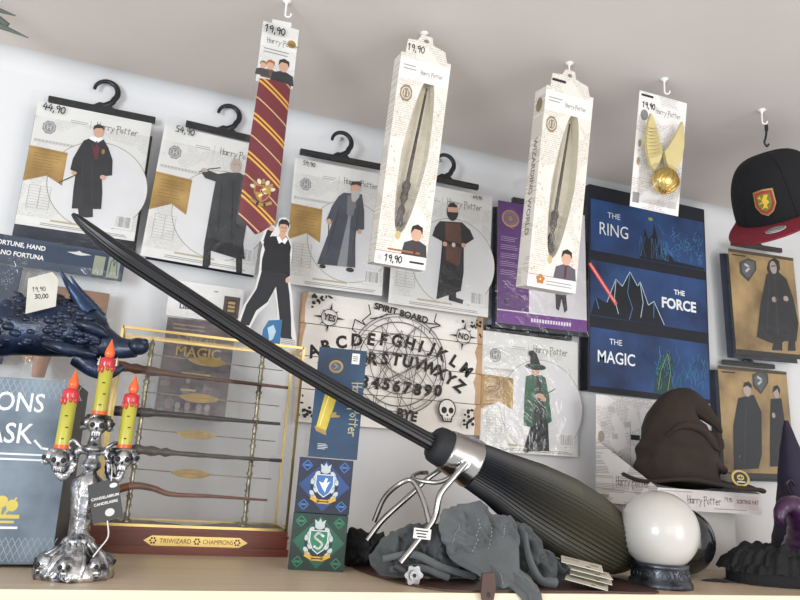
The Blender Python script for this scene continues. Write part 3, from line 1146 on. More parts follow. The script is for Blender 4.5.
lw = [(-4.0, 18.0), (-3.3, 17.0), (-2.5, 15.2), (-1.7, 13.4), (-.7, 11.0), (-1.0, 9.6), (-1.6, 8.2), (-2.2, 7.2), (-3.0, 7.8), (-3.9, 9.6), (-4.5, 11.6), (-4.7, 13.8), (-4.5, 16.0)]
ribs = [((-4.55 + (.09 * max(0, k - 4)), 15.2 - .72 * k), (-2.75 + .22 * k, 15.4 - .56 * k)) for k in range(9)]
wing(lw, ribs, 0).build('wing', t)
rw = [(3.3, 18.0), (2.6, 16.4), (1.6, 14.2), (.6, 12.4), (-.3, 11.2), (.1, 10.0), (.8, 8.4), (1.5, 7.2), (2.4, 7.6), (3.3, 9.2), (3.9, 11.2), (4.1, 13.4), (3.9, 15.6)]
wing(rw, [], 0).build('wing', t)
c = MB()
c.ball((.4, -1.9, 5.6), 2.8, GOLD, 28, (1.0, .7, .9))
for k in range(5):
    a0 = rad(-50 + 26 * k)
    c.tube([(.4 + 2.82 * cos(b_) * sin(a0 + .5 * b_), -1.92 - 1.98 * cos(b_) * cos(a0 + .5 * b_), 5.6 + 2.54 * sin(b_)) for b_ in [rad(-80 + 16 * j) for j in range(11)]], .16, GOLD, 6)
c.build('gold_ball', t)
c = MB()
c.grid(lambda u, v: (-4.2 + 8.8 * u, -.2 - 4.3 * (sin(pi * u) * sin(pi * v)) ** .6, 1.2 + 8.4 * v), 14, 14, FILM)
c.build('clear_blister', t)

# cap
CAPB = mat('#0e0f14', .9, var=.15, bump=.3, bscale=200)
CAPR = mat('#7c1a2c', .85, var=.1, bump=.3, bscale=200)
t = thing('baseball_cap', 'black cap with a red brim hanging from the ceiling at the right', 'cap', (121.6, -43.0, 75.2), (rad(0), 0, 0))
t.rotation_mode = 'QUATERNION'
fw = Vector((-.70, -.34, -.60)).normalized()                   # where the brim points: the cap hangs by its back strap
upv = Vector((-.56, -.22, .79))
rt = (-fw).cross(upv).normalized()
upv = rt.cross(-fw).normalized()
t.rotation_quaternion = Matrix(((rt.x, -fw.x, upv.x), (rt.y, -fw.y, upv.y), (rt.z, -fw.z, upv.z))).to_quaternion()   # local -Y = forward
c = MB()


def crown(u, v):
    a = 2 * pi * u
    b = v * pi / 2
    q = cos(b) ** .62
    x, y = 9.3 * q * cos(a), 10.2 * q * sin(a)
    if y < 0:
        y *= 1 - .12 * v
    return (x, y, 12.6 * sin(b) ** .9 * (1.06 if y < 0 else 1) + .05 * cos(6 * a))


c.grid(crown, 48, 16, CAPB)
for k in range(6):
    a = k / 6 + 1 / 12 * 0
    c.tube([Vector(crown(a, j / 12)) * 1.004 for j in range(12)], .09, CAPB, 6)
c.build('crown', t)
c = MB()


def brim(u, v, dz=0):
    a = rad(180 + 8) + (pi - rad(16)) * u
    r_in = Vector((9.3 * cos(a), 10.2 * sin(a)))
    r_out = Vector((9.8 * cos(a), 10.2 * sin(a) - 9.0 * sin(pi * u) ** .6))
    p = r_in.lerp(r_out, v)
    return (p.x, p.y, .4 + dz - .05 * p.x * p.x * .16 * v)


c.grid(lambda u, v: brim(u, v, .22), 36, 8, CAPR)
c.grid(lambda u, v: brim(u, v, -.22), 36, 8, CAPR)
c.tube([brim(k / 36, 1, 0) for k in range(37)], .24, CAPR, 8)
for j in range(1, 5):
    c.tube([brim(.04 + .92 * k / 36, j / 5, .23) for k in range(37)], .05, CAPR, 5)
br = c.build('brim', t)
c = MB()
s0 = brim(.56, .45, .32)
c.lathe([(0.01, .03), (1.9, .03), (1.9, -.03)], mat('#c4c5c6', .45), 24, s0)
for k in range(3):
    c.box(s0[0] - 1.2, s0[0] + 1.2, s0[1] - .7 + .55 * k, s0[1] - .45 + .55 * k, s0[2] + .03, s0[2] + .06, mat('#5a5c60', .5))
c.tube([(s0[0] + 1.6 * cos(2 * pi * k / 24), s0[1] + 1.6 * sin(2 * pi * k / 24), s0[2] + .04) for k in range(25)], .1, mat('#5a5c60', .5), 6)
c.build('sticker', br, label='round silver sticker')
c = MB()
P = [(p * .82, q * .86 - .2) for p, q in ((-2.2, 2.6), (0, 2.9), (2.2, 2.6), (2.3, -.6), (1.4, -2.2), (0, -3.0), (-1.4, -2.2), (-2.3, -.6))]


def on_crown(p, lift):
    # the patch follows the front of the crown
    x, z = p
    zz = 5.6 + z
    b = math.asin(min(1, (zz / 13.3)) ** (1 / .9))
    q = cos(b) ** .62
    y = -10.2 * q * sqrt(max(0, 1 - (x / (9.3 * q)) ** 2)) * (1 - .12 * b / (pi / 2))
    return (x, y - lift, zz)


def patch(pts, lift, m):
    c.add([on_crown(p, lift) for p in pts] + [on_crown(p, lift - .25) for p in pts], [tuple(range(len(pts)))], m)


patch([(p * 1.06, q * 1.06) for p, q in P], .35, GOLDP)
patch([(p * .93, q * .93) for p, q in P], .42, mat('#a03326', .7))
patch([(p * .70, q * .70) for p, q in P], .47, mat('#6f7a33', .7))
for pts in ([(-.9, -1.4), (-.2, -.6), (-.5, .4), (.2, 1.4), (.9, 1.2), (.5, .5), (.9, -.2), (.3, -.7), (.4, -1.5), (-.1, -1.1)], [(-1.2, .9), (-.6, 1.3), (-.5, .6)], [(-1.3, -.2), (-.4, .1), (-.5, -.3)]):
    patch(pts, .53, mat('#e0b53a', .6))
c.build('patch', t, label='red and gold shield patch with a lion')
c = MB()
c.ball((0, 0, 12.9), .7, CAPB, 12, (1, 1, .5))
c.build('button', t)
c = MB()
c.tube(cat([(0, 9.6, 2.2), (1.5, 9.2, 4.5), (1.0, 8.4, 7.5), (-1.0, 8.6, 7), (-1.2, 9.4, 3.5)], 5), .22, BLACK, 6)
c.build('strap', t)
c = MB()
c.tube(cat([(0, 0, 0), (.2, 0, -1.5), (-.1, 0, -3.0), (-.5, 0, -4.2), (.1, 0, -4.9), (.6, 0, -4.3)], 4), .22, BLACK, 6)
c.tube(cat([(.5, 0, .1), (.5, 0, -1.2), (0, 0, -1.5), (0, 0, -.4)], 4), .16, BLACK, 6)
tag(c.build('hanging_clip', None, (112.0, -48.4, ZC - 2.9)), 'thin black clip between the ceiling hook and the cap', 'clip')

# dark pointed ornament at the top left
c = MB()
ORN = mat('#5a645f', .6, var=.2)
for pts, r in (([(-41, 0, 91.6), (-36, 0, 91.4), (-32.3, 0, 91.0)], [.55, .6, .12]), ([(-40, .2, 92.2), (-36.5, .2, 90.6), (-33.2, .2, 88.9)], [.5, .7, .5]), ([(-41, 0, 88.9), (-35, 0, 88.4), (-29.6, 0, 87.3)], [.6, .65, .1])):
    c.tube(cat(pts, 5), [r[0] + (r[1] - r[0]) * k / 5 if k < 5 else r[1] + (r[2] - r[1]) * (k - 5) / 5 for k in range(11)], ORN, 8, flat=.5)
c.tube([(-40, 0, 88), (-40, 0, ZC)], .25, ORN, 6)
tag(c.build('hanging_ornament', None, (0, -20, 0)), 'dark grey pointed twigs hanging from the ceiling at the far left', 'ornament')

# ------------------------------------------------------------------ canvas
NAVY = mat('#234577', .55, var=.4, scale=7, dark='#11244a', key='canvas_blue_print')
NAVYD = mat('#0c1220', .6, var=.3, scale=10)
CYAN = mat('#4f86b8', .5, var=.3, scale=30)
PALE = mat('#b7cfe0', .5)
t = thing('canvas_print', 'tall dark blue canvas reading THE RING, THE FORCE, THE MAGIC', 'canvas', (118.1, -.2, 37.9), (0, 0, 0))
W, H = 37.4, 53.5
c = MB()
c.rbox(-W / 2, W / 2, -3.9, -.1, 0, H, .25, NAVYD)
y = -3.95
for z0, z1 in ((35.6, 49.6), (18.6, 33.0), (1.0, 15.6)):
    c.rect(-W / 2 + .6, W / 2 - .4, z0, z1, y, NAVY)
TX = mat('#e6ebee', .5)
c.text('THE', -11.0, 46.0, 2.2, y - .03, TX, shear=0)
c.text('RING', -11.0, 42.0, 4.8, y - .03, TX, sx=.82)
c.text('THE', 9.4, 28.3, 1.9, y - .06, TX, bold=.03)
c.text('FORCE', 9.2, 25.0, 3.8, y - .06, TX, bold=.035, sx=.95)
c.text('THE', -10.6, 12.6, 2.1, y - .03, TX)
c.text('MAGIC', -10.4, 8.6, 4.2, y - .03, TX, bold=.012, sx=.86)
random.seed(11)
# upper panel: jagged rock towers and fine branches
P = [(-3, 35.7), (-3.4, 39), (-1.8, 40.5), (-1.4, 44.5), (-.2, 41.5), (1.2, 43), (1.6, 46.5), (2.8, 42), (4, 41), (5, 37.5), (6.5, 38.5), (8, 36.8), (18, 36.5), (18, 35.7)]
c.flat(P, y - .02, NAVYD)
c.ell(.6, 47.3, .8, .5, y - .02, mat('#8f9a4a', .5), 10)
for k in range(46):
    x0, z0 = random.uniform(4, 17.5), random.uniform(36.5, 44)
    pts = [(x0, z0)]
    for j in range(4):
        x0 = min(17.8, max(1, x0 + random.uniform(-1.0, 1.0)))
        z0 = min(49, z0 + random.uniform(-.2, 1.1))
        pts.append((x0, z0))
    c.line(pts, .11, y - .03, CYAN)
for k in range(16):
    x0 = random.uniform(-3, 6)
    c.line([(x0, 36.5), (x0 + random.uniform(-1, 1), 39), (x0 + random.uniform(-.6, .6), 42)], .09, y - .03, CYAN)
# middle panel: a red beam across a dark mound with pale rim strokes
c.flat([(-18, 18.7), (-16.5, 23.5), (-13.5, 22.4), (-10.5, 29.0), (-8.6, 27.4), (-6.2, 31.6), (-3.9, 28.2), (-3.0, 29.4), (-.6, 23.6), (1.2, 24.8), (4.5, 18.7)], y - .02, NAVYD)
c.line([(-18.2, 31.8), (-10.6, 22.6)], 1.1, y - .04, mat('#d8443c', .5))
c.line([(-18.2, 31.8), (-10.6, 22.6)], .4, y - .05, mat('#f0a7a0', .5))
for pts in ([(-13.2, 22.6), (-10.5, 29.0), (-8.6, 27.4)], [(-8.5, 27.5), (-6.2, 31.6), (-4.0, 28.3)], [(-3.8, 28.2), (-3.0, 29.4), (-.6, 23.6)], [(-.5, 23.6), (1.2, 24.8), (4.3, 19)],
            [(-6.2, 31), (-7, 26), (-5.5, 22), (-6.5, 19)], [(-10.5, 28.4), (-11, 24), (-9.8, 20)], [(-3, 28.8), (-2.2, 24), (-3, 20)], [(-16.5, 23.2), (-15.6, 20.5)], [(1.2, 24.2), (1, 20.4)]):
    c.line(pts, .2, y - .05, CYAN if len(pts) != 3 else PALE)
# lower panel: drifting blue green wisps
TEAL = mat('#3f8f9a', .5, var=.3, scale=30)
for k in range(34):
    x0, z0 = random.uniform(1.5, 16.5), random.uniform(1.6, 9)
    pts = [(x0, z0, 0)]
    for j in range(4):
        x0 = min(18, max(.5, x0 + random.uniform(-.9, 1.0)))
        z0 = min(15.2, z0 + random.uniform(.2, 2.0))
        pts.append((x0, z0, 0))
    c.line([tuple(p)[:2] for p in cat(pts, 3)], .13, y - .03, TEAL if k % 3 else CYAN)
c.flat([(.5, 1.1), (1.5, 6), (3.5, 10.5), (6.0, 12.4), (7.0, 9), (6.2, 4), (7.5, 1.1)], y - .02, mat('#1c3b3c', .5, var=.4, scale=20))
c.line([(2, 2), (3, 7), (5.2, 11.5), (6, 7), (5, 2)], .16, y - .035, mat('#7d9c5c', .5))
c.build('printed_canvas', t)

# ------------------------------------------------------------------ spirit board
PLANK = wood('whitewashed_planks', '#ddd6cd', '#efebe6', (1.0, 9, 9), 2.4, .55)
TAN = wood('scorched_plank_rim', '#a9825c', '#c9a884', (1.0, 9, 9), 2.4, .55)
t = thing('spirit_board', 'whitewashed plank spirit board with black letters, numbers and a skull', 'board', (50.1, -.3, 24.5), (0, rad(-.5), 0))
W, H = 43.4, 28.2
c = MB()
for k in range(4):
    z0, z1 = H * k / 4, H * (k + 1) / 4
    o = (.12, -.08, .06, -.05)[k]
    c.rbox(-W / 2 + o, W / 2 + o, -2.1, -.2, z0 + .06, z1 - .06, .2, TAN)
    c.flat([(-W / 2 + o + .9 + .5 * sin(k * 2.1), z0 + .1), (W / 2 + o - 1.6 + .6 * sin(k * 3), z0 + .1), (W / 2 + o - 1.4, z0 + 3), (W / 2 + o - 2.0, z0 + 5), (W / 2 + o - 1.3, z1 - .1), (-W / 2 + o + 1.2, z1 - .1), (-W / 2 + o + .7, z0 + 4)], -2.112, PLANK)
a = Art(c, (10, 75), (652, 162), (-5, 520), W, H, -2.13)
BI = mat('#26221f', .7)
GI = mat('#5b5550', .7)
BIG = [('A', 52, 285, -28), ('B', 92, 270, -20), ('C', 142, 256, -12), ('D', 194, 250, -6), ('E', 243, 248, 0), ('F', 286, 250, 2), ('G', 332, 254, 5), ('H', 379, 265, 9), ('I', 418, 276, 13), ('J', 455, 288, 17),
       ('K', 497, 308, 22), ('L', 541, 333, 27), ('M', 586, 366, 34)]
for ch, x, y_, r in BIG:
    a.text(ch, (x, y_), 55, BI, rad(-r - 4), bold=.045, sx=.95)
for ch, x, y_, r in [('N', 88, 345, -16), ('O', 130, 332, -12), ('P', 172, 322, -8), ('Q', 212, 318, -4), ('R', 251, 317, 0), ('S', 291, 318, 2), ('T', 331, 322, 4), ('U', 371, 330, 8), ('V', 411, 341, 12), ('W', 451, 354, 15), ('X', 490, 373, 20), ('Y', 525, 397, 26), ('Z', 560, 424, 32)]:
    a.text(ch, (x, y_), 55, BI, rad(-r - 4), bold=.045, sx=.92)
for i, ch in enumerate('1234567890'):
    a.text(ch, (152 + 36.5 * i, (396, 396, 398, 402, 408, 416, 424, 431, 436, 438)[i]), 52, BI, rad(-8), bold=.045)
a.text('SPIRIT BOARD', (344, 155), 31, BI, rad(-8), bold=.03)
a.text('GOOD', (215, 490), 44, BI, rad(-8), bold=.04)
a.text('BYE', (372, 518), 44, BI, rad(-8), bold=.04)
for nm, x, y_ in (('YES', 97, 171), ('NO', 571, 243)):
    for k in range(8):
        an = rad(45 * k + 8)
        L2 = 54 if k % 2 == 0 else 38
        q = 7 if k % 2 == 0 else 4
        a.poly([(x + L2 * cos(an), y_ + L2 * sin(an)), (x + 27 * cos(an + .16 * q / 7), y_ + 27 * sin(an + .16 * q / 7)), (x + 27 * cos(an - .16 * q / 7), y_ + 27 * sin(an - .16 * q / 7))], BI)
    px, pz = a.p((x, y_))
    c.ring(px, pz, 27 * a.s, .16, a.lay(), BI, 28)
    a.text(nm, (x, y_), 30, BI, rad(-8), bold=.03, sx=.85)
px, pz = a.p((338, 338))
for r_, w_ in ((168, .22), (158, .16), (140, .22), (100, .18)):
    c.ring(px, pz, r_ * a.s, w_, a.lay(), GI, 56)
for n_, st_, r_ in ((7, 3, 140), (8, 3, 158), (5, 2, 112)):
    V = [(px + r_ * a.s * cos(2 * pi * k / n_ + .3), pz + r_ * a.s * sin(2 * pi * k / n_ + .3)) for k in range(n_)]
    for k in range(n_):
        c.line([V[k], V[(k + st_) % n_]], .15, a.lay(), GI)
for k in range(20):
    an = 2 * pi * k / 20
    c.line([(px + 142 * a.s * cos(an), pz + 142 * a.s * sin(an)), (px + 156 * a.s * cos(an + .08), pz + 156 * a.s * sin(an + .08))], .12, a.lay(), GI)
V = [(px + (84 if k % 2 == 0 else 36) * a.s * cos(pi / 2 + pi * k / 5 - .1), pz + (84 if k % 2 == 0 else 36) * a.s * sin(pi / 2 + pi * k / 5 - .1)) for k in range(10)]
c.flat(V, -2.14, PLANK)
c.line(V, .12, a.lay(), GI, True)
for pts in ([(225, 128), (232, 160), (205, 185), (215, 200), (180, 180), (172, 215), (185, 225)], [(465, 160), (458, 190), (480, 205), (448, 212), (440, 230)], [(232, 178), (270, 172), (290, 160)], [(400, 188), (440, 196), (476, 200)]):
    a.line(pts, 4, BI)
# skull
a.ell((508, 505), 32, 34, BI)
a.ell((508, 505), 28, 30, PLANK)
a.poly([(488, 525), (528, 530), (524, 553), (492, 549)], BI)
a.poly([(492, 522), (525, 527), (521, 548), (495, 545)], PLANK)
for q, rx, ry in (((497, 508), 10, 11), ((522, 511), 9, 10)):
    a.ell(q, rx, ry, BI)
a.poly([(508, 520), (513, 530), (504, 529)], BI)
for k in range(5):
    a.line([(497 + 6 * k, 535 + k), (496 + 6 * k, 547 + k)], 2.2, BI)
# corner flourishes
random.seed(5)
for x, y_, sx_, sy_ in ((36, 92, 1, 1), (630, 178, -1, 1), (600, 575, -1, -1), (8, 505, 1, -1)):
    for k in range(16):
        u, v_ = random.random() ** 1.5 * 90, random.random() ** 1.5 * 80
        if u / 90 + v_ / 80 > 1:
            u, v_ = u * .4, v_ * .4
        a.ell((x + sx_ * u, y_ + sy_ * v_ + (u * .12)), random.uniform(3, 7), random.uniform(3, 6), BI)
c.build('planks', t)

# ------------------------------------------------------------------ fortune hand packet (left, behind the dragon)
DBLUE = mat('#27384f', .5, var=.1)
t = thing('fortune_hand_packet', 'dark blue headed packet reading FORTUNE, HAND hanging behind the dragon mask', 'toy packet', (-22, -3.4, 28), (0, rad(1.0), 0))
c = MB()
c.box(-13, 13.2, -1.6, -1.45, 20.6, 26.2, DBLUE)
c.text('FORTUNE, HAND', -5.6, 24.6, 1.25, -1.63, WHITE, bold=.03, sx=.9)
c.text('MANO FORTUNA', -5.6, 22.8, 1.25, -1.63, WHITE, bold=.03, sx=.9)
c.flat([(2.6, 24.8), (4.2, 25.1), (4.7, 25.4), (5.2, 25.1), (7.0, 24.9), (5.2, 24.5), (4.4, 24.5)], -1.63, GREYP)
OLIVE = mat('#8f9584', .6)
c.rect(7.6, 9.6, 21.2, 25.0, -1.63, OLIVE)
c.rect(10.2, 12.4, 21.0, 25.2, -1.63, OLIVE)
c.line([(10.6, 21.4), (10.7, 24.2), (11.1, 25), (11.3, 23.4), (11.7, 25), (11.9, 23), (12.1, 21.6)], .14, -1.65, DBLUE)
c.build('header_card', t)
c = MB()
c.box(-13, -4.5, -1.4, -.5, 2, 20.4, DBLUE)
c.box(-2.5, 11.5, -.9, -.7, 10, 18, mat('#8d6a4e', .6, var=.2))
c.build('backing_card', t)
c = MB()
HANDM = mat('#c9a592', .5, var=.1)
c.tube(cat([(2, -1.6, 0.4), (2, -1.7, 3), (2.2, -1.8, 6), (2.4, -1.6, 8.6)], 4), [2.2 + .12 * k for k in range(13)], HANDM, 12, flat=.5)
for dx, L3, lean in ((-2.2, 5.6, -.18), (-.6, 6.6, -.05), (1.0, 6.2, .05), (2.5, 4.8, .2)):
    b0 = (2.5 + dx, -1.6, 8)
    c.tube(cat([b0, (b0[0] + lean * L3 * .5, -2.0, 8 + L3 * .5), (b0[0] + lean * L3, -1.7, 8 + L3)], 4), [.85, .84, .82, .8, .78, .76, .7, .6, .3], HANDM, 10)
c.tube(cat([(.6, -1.6, 3.4), (-1.6, -2.0, 5.6), (-2.8, -2.0, 8.2)], 4), [1.1, 1.05, 1, .95, .9, .85, .8, .65, .3], HANDM, 10)
c.build('rubber_hand', t)
c = MB()
c.grid(lambda u, v: (-13 + 26 * u, -2.9 - .5 * sin(9 * u + 6 * v) * sin(7 * v), -.5 + 22.5 * v), 16, 16, FILMG)
c.build('clear_bag', t)

# ------------------------------------------------------------------ dragon mask box and dragon
t = thing('mask_box', 'slate blue carton reading DRAGONS MASK at the left end of the shelf', 'box', (-21.6, -38, 0.26), (0, rad(-1.2), rad(-1)))
BXB = mat('#7d8b98', .45, var=.2, scale=9, dark='#485664')
c = MB()
c.rbox(-12, 12, 0, 17, 0, 24.9, .15, mat('#2d333d', .5))
c.rect(-12, 12, 0, 24.9, -.01, BXB)
LAT = mat('#96a3b0', .5)
for k in range(30):                                         # lattice borders at top and bottom
    x = -11.6 + .8 * k
    for z0, z1 in ((22.3, 24.7), (.3, 3.4)):
        c.line([(x, z0), (x + (z1 - z0) * .5, z1)], .08, -.03, LAT)
        c.line([(x + (z1 - z0) * .5, z0), (x, z1)], .08, -.03, LAT)
TW = mat('#e8ecee', .5)
c.text('DRAGONS', 0.9, 21.6, 3.7, -.05, TW, bold=.008, sx=.82)
c.text('MASK', 3.2, 17.3, 3.9, -.05, TW, bold=.008, sx=.84)
c.line([(7.6, 16.4), (8.6, 15.4), (10.2, 15.2)], .3, -.05, TW)
lines_block(c, 2.4, 10.4, 13.4, 14.8, 2, .25, -.05, TW, .2)
c.flat([(-12, 5.2), (-7, 6.8), (-4, 10.4), (-1.0, 11.2), (1.2, 12.3), (-.5, 9.6), (-4, 7.8), (-6, 5.4), (-12, 4.2)], -.04, mat('#8d6d5f', .5, var=.3))
c.flat([(-12, 7), (-6.5, 8.4), (-2, 13.2), (-5, 12.4), (-8, 13.6), (-12, 12)], -.05, mat('#a9b1a9', .5, var=.3))
YEL = mat('#cfbc57', .5)
for dx in (-1.3, 0, 1.3):
    c.ell(4.8 + dx, 7.6 + (0 if dx else .5), .75, .8, -.05, YEL, 10)
    c.line([(4.8 + dx * .4, 6.4), (4.8 + dx * 1.3, 8.6)], .25, -.06, YEL)
c.rect(2.4, 7.2, 5.9, 6.4, -.05, YEL)
lines_block(c, 2.6, 7.0, 5.2, 5.7, 1, .3, -.05, YEL, .1)
lines_block(c, 2.0, 7.6, 4.4, 5.0, 1, .3, -.05, TW, .1)
c.build('carton', t)

DRG = mat('#1c2a44', .34, .3, .45, 30, 1.0, 60, .15, dark='#0c1320', key='dark_blue_scales')
t = thing('dragon_mask', 'dark blue scaly horned dragon head lying on top of the blue carton', 'mask', (-18, -30, 25.3))
c = MB()
path = [(-16, 2, 3.4), (-11, 1, 5.2), (-4.5, 0, 7.9), (2.0, -1, 8.6), (6.5, -2, 8.4), (9.6, -3, 7.0), (12.4, -4, 6.3), (15.0, -5, 6.3)]
rads = [3.4, 4.0, 4.4, 4.5, 4.2, 2.7, 1.7, 1.35]
pp = cat(path, 6)
rr = []
for i in range(len(pp)):
    u = i / 6
    k = min(int(u), 6)
    rr.append(rads[k] + (rads[k + 1] - rads[k]) * (u - k))
c.tube(pp, rr, DRG, 22, flat=.8)
c.ball((15.2, -5.1, 6.7), 1.5, DRG, 14, (1.1, 1, .9))
for s_ in (-1, 1):
    c.ball((16.0, -5.3 + .7 * s_, 7.3), .6, DRG, 10)
random.seed(21)
for k in range(230):                                         # overlapping scales along the neck
    i = random.randrange(4, 30)
    a_ = random.uniform(-2.4, 1.0)
    r_ = rr[i] * .97
    p = pp[i]
    q = Vector((p.x + random.uniform(-.5, .5), p.y - r_ * .8 * cos(a_), p.z + r_ * sin(-a_)))
    c.ball(q, random.uniform(.42, .8), DRG, 8, (1.3, .7, .8))
for i in range(2, 30, 3):
    p = pp[i]
    c.tube([(p.x - .2, p.y, p.z + rr[i] * .85), (p.x - .9, p.y, p.z + rr[i] + .5), (p.x - 1.9, p.y, p.z + rr[i] + 1.0)], [.75, .45, .06], DRG, 8)
for pts in ([(6, -5.4, 9.2), (8.6, -5.6, 8.6), (10.6, -5.6, 7.7)], [(2, -5, 5.6), (5.6, -5.9, 5.0), (9.5, -5.6, 4.6)]):
    c.tube(cat(pts, 4), [.4, .7, .85, .9, .9, .85, .8, .6, .3], DRG, 8)
c.ball((8.0, -4.9, 8.0), .55, mat('#a08a3c', .2), 10)
c.build('head', t)
for y0, dx in ((-3.2, 0), (1.2, 1.3)):
    c = MB()
    hp = cat([(7.2 + dx, y0, 11.2), (5.6 + dx, y0, 13.2), (3.8 + dx, y0 - .2, 15.2), (2.0 + dx, y0 - .3, 17.6)], 6)
    c.tube(hp, [1.35 * (1 - .93 * i / (len(hp) - 1)) * (1 + .06 * (i % 2)) for i in range(len(hp))], mat('#2d4468', .3, .3, .3, 30, .5, 60), 12)
    c.build('horn', t)
c = MB()
jp = cat([(7.0, -3.4, 4.4), (9.6, -4.2, 2.6), (11.8, -4.8, 2.2), (13.6, -5.2, 3.4)], 5)
c.tube(jp, [1.6 * (1 - .8 * i / (len(jp) - 1)) + .12 for i in range(len(jp))], DRG, 12, flat=.9)
for k, (x, z) in enumerate(((10.0, 3.8), (11.2, 3.6), (12.4, 3.9))):
    c.tube([(x, -5.0, z - .6), (x + .1, -5.0, z + .8)], [.3, .03], mat('#d9d3c0', .4), 7)
c.build('lower_jaw', t)
c = MB()
T0 = Matrix.Translation((0.4, -5.6, 12.9)) @ Matrix.Scale(.84, 4) @ Matrix.Rotation(rad(-14), 4, 'Y') @ Matrix.Rotation(rad(8), 4, 'X')
c.T = T0
c.prism([(-2.6, -3.4), (2.3, -2.6), (3.2, 2.2), (2.4, 3.6), (-1.6, 2.8)], 0, .06, mat('#c4c1b8', .6))
c.pen('19,90', -1.2, .4, .8, -.02, INK, .1, -.05)
c.pen('30,00', -.9, -.9, .8, -.02, INK, .13, -.05)
c.T = Matrix.Identity(4)
c.tube(cat([(.2, -5.4, 15.6), (.6, -4.6, 15.4), (1.2, -3.2, 13.6), (1.6, -2, 12.6)], 4), .07, WHITE, 5)
c.build('price_tag', t, label='white handwritten card tag')

# ------------------------------------------------------------------ book packet behind the case
t = thing('book_packet', 'purple brown book reading MAGIC in a white headed packet behind the wand case', 'book', (7.8, -3.6, 23.0))
c = MB()
c.rbox(-6.7, 6.6, -2.2, .6, 0, 19.4, .15, mat('#3b2a33', .5))
c.rect(-6.7, 6.6, 0, 19.4, -2.22, mat('#55434a', .45, var=.5, scale=14, dark='#332730'))
lines_block(c, -5.4, 5.2, 16.2, 18.6, 3, .3, -2.24, mat('#8d7a6a', .5), .5)
GB = mat('#b39553', .4, .4)
c.text('MAGIC', 0.0, 13.0, 2.8, -2.26, GB, bold=.015)
lines_block(c, -2.6, 3.4, 8.2, 9.2, 1, .35, -2.26, GB, .2)
lines_block(c, -2.4, .6, 5.2, 5.8, 1, .3, -2.26, GB, .1)
random.seed(9)
for k in range(26):
    x, z = random.uniform(-5.8, 5.6), random.uniform(.8, 8)
    c.ell(x, z, random.uniform(.3, 1.1), random.uniform(.3, 1.0), -2.235 - .0005 * k, mat(random.choice(('#6b5660', '#4a3a44', '#7b6a66')), .5), 9)
for x in (-2.6, -.8, 1.4, 3.0):
    c.ell(x, 2.4, .55, .7, -2.26, mat('#9a8f92', .5), 10)
    c.rect(x - .4, x + .4, .9, 1.7, -2.26, mat('#8a7d80', .5))
c.build('book', t)
c = MB()
c.box(-7.2, 7.4, -2.4, -2.25, 19.7, 27.0, WHITE)
c.text('DEL', -3.5, 23.5, 1.3, -2.43, INK, bold=.03, align='c')
c.text('LIBRO', -3.0, 21.9, 1.35, -2.43, INK, bold=.03)
c.pen('-', 1.5, 25.2, 1.4, -2.43, INK)
c.rect(3.6, 6.8, 20.8, 25.2, -2.43, mat('#4a3832', .5, var=.3))
c.rect(4.1, 6.3, 21.4, 24.6, -2.44, mat('#2e2422', .5))
for k in range(3):
    c.rect(4.5, 5.9, 22.0 + .8 * k, 22.5 + .8 * k, -2.45, GB)
lines_block(c, -3.4, .4, 20.4, 20.8, 1, .1, -2.43, GREYP)
c.build('header_card', t)
c = MB()
c.grid(lambda u, v: (-8 + 17 * u, -2.7 - .25 * sin(8 * u + 5 * v), -.6 + 27.4 * v), 10, 16, FILM)
c.build('clear_bag', t)

# ------------------------------------------------------------------ wand display case
MAHO = wood('mahogany', '#58291f', '#834537', (1.2, 12, 12), 2.4, .3)
t = thing('wand_case', 'brass framed clear case on a mahogany base with a lettered brass plaque', 'display case', (9.9, -15.2, 0))
c = MB()
X0, X1, Y0, Y1 = -16.4, 16.3, -6.0, 5.6
c.rbox(X0 - .2, X1 + .2, Y0 - .4, Y1 + .4, 0, 1.25, .2, MAHO)
c.rbox(X0, X1, Y0 + .2, Y1 - .2, 1.25, 2.95, .1, MAHO)
c.rbox(X0 - .1, X1 + .1, Y0 - .2, Y1 + .2, 2.95, 3.45, .2, MAHO)
c.rbox(X0 + .1, X1 - .1, Y0, Y1, 3.45, 4.2, .15, MAHO)
c.rect(X0 + .4, X1 - .4, 0, .1, 0, MAHO)
bs = c.build('base', t)
c = MB()
c.box(X0 + .7, X1 - .7, Y0 + .6, Y1 - .6, 4.21, 4.3, mat('#55504e', .5, var=.1))
T0 = c.T
c.T = Matrix.Translation((0, 0, 4.32)) @ Matrix.Rotation(rad(-90), 4, 'X')
LACE = mat('#d2d1cb', .5, 0, .2, 60)
c.flat([(-6.8, 5.0), (-5.6, 2.4), (-3.0, .6), (-.6, -2.6), (2, .4), (4.4, 2.4), (5.8, 5.2), (3, 4.4), (.2, 5.0), (-3.0, 4.4)], -.0, LACE)
c.T = T0
c.build('floor_panel', t, label='dark floor with a pale lace emblem')
c = MB()
c.flat([(-5.5 - 2.2, 2.1), (-5.5 - .9, 2.9), (-5.5 + 9.2, 2.9)[:2], (8.2 - .2, 2.9), (9.4, 2.1), (8.0, 1.3), (-6.4, 1.3)], Y0 + .12, BRASS)
c.text('TRIWIZARD', -2.6, 2.1, 1.05, Y0 + .09, INK, sx=.9)
c.text('CHAMPIONS', 4.4, 2.1, 1.05, Y0 + .09, INK, sx=.85)
for x in (-6.2, .9, 7.6):
    for k in range(6):
        c.ell(x + .42 * cos(pi * k / 3), 2.1 + .42 * sin(pi * k / 3), .17, .17, Y0 + .09, INK, 8)
c.build('plaque', bs, label='brass plaque')
c = MB()
ZT = 37.2
fx0, fx1, fy0, fy1 = X0 + .4, X1 - .4, Y0 + .35, Y1 - .35
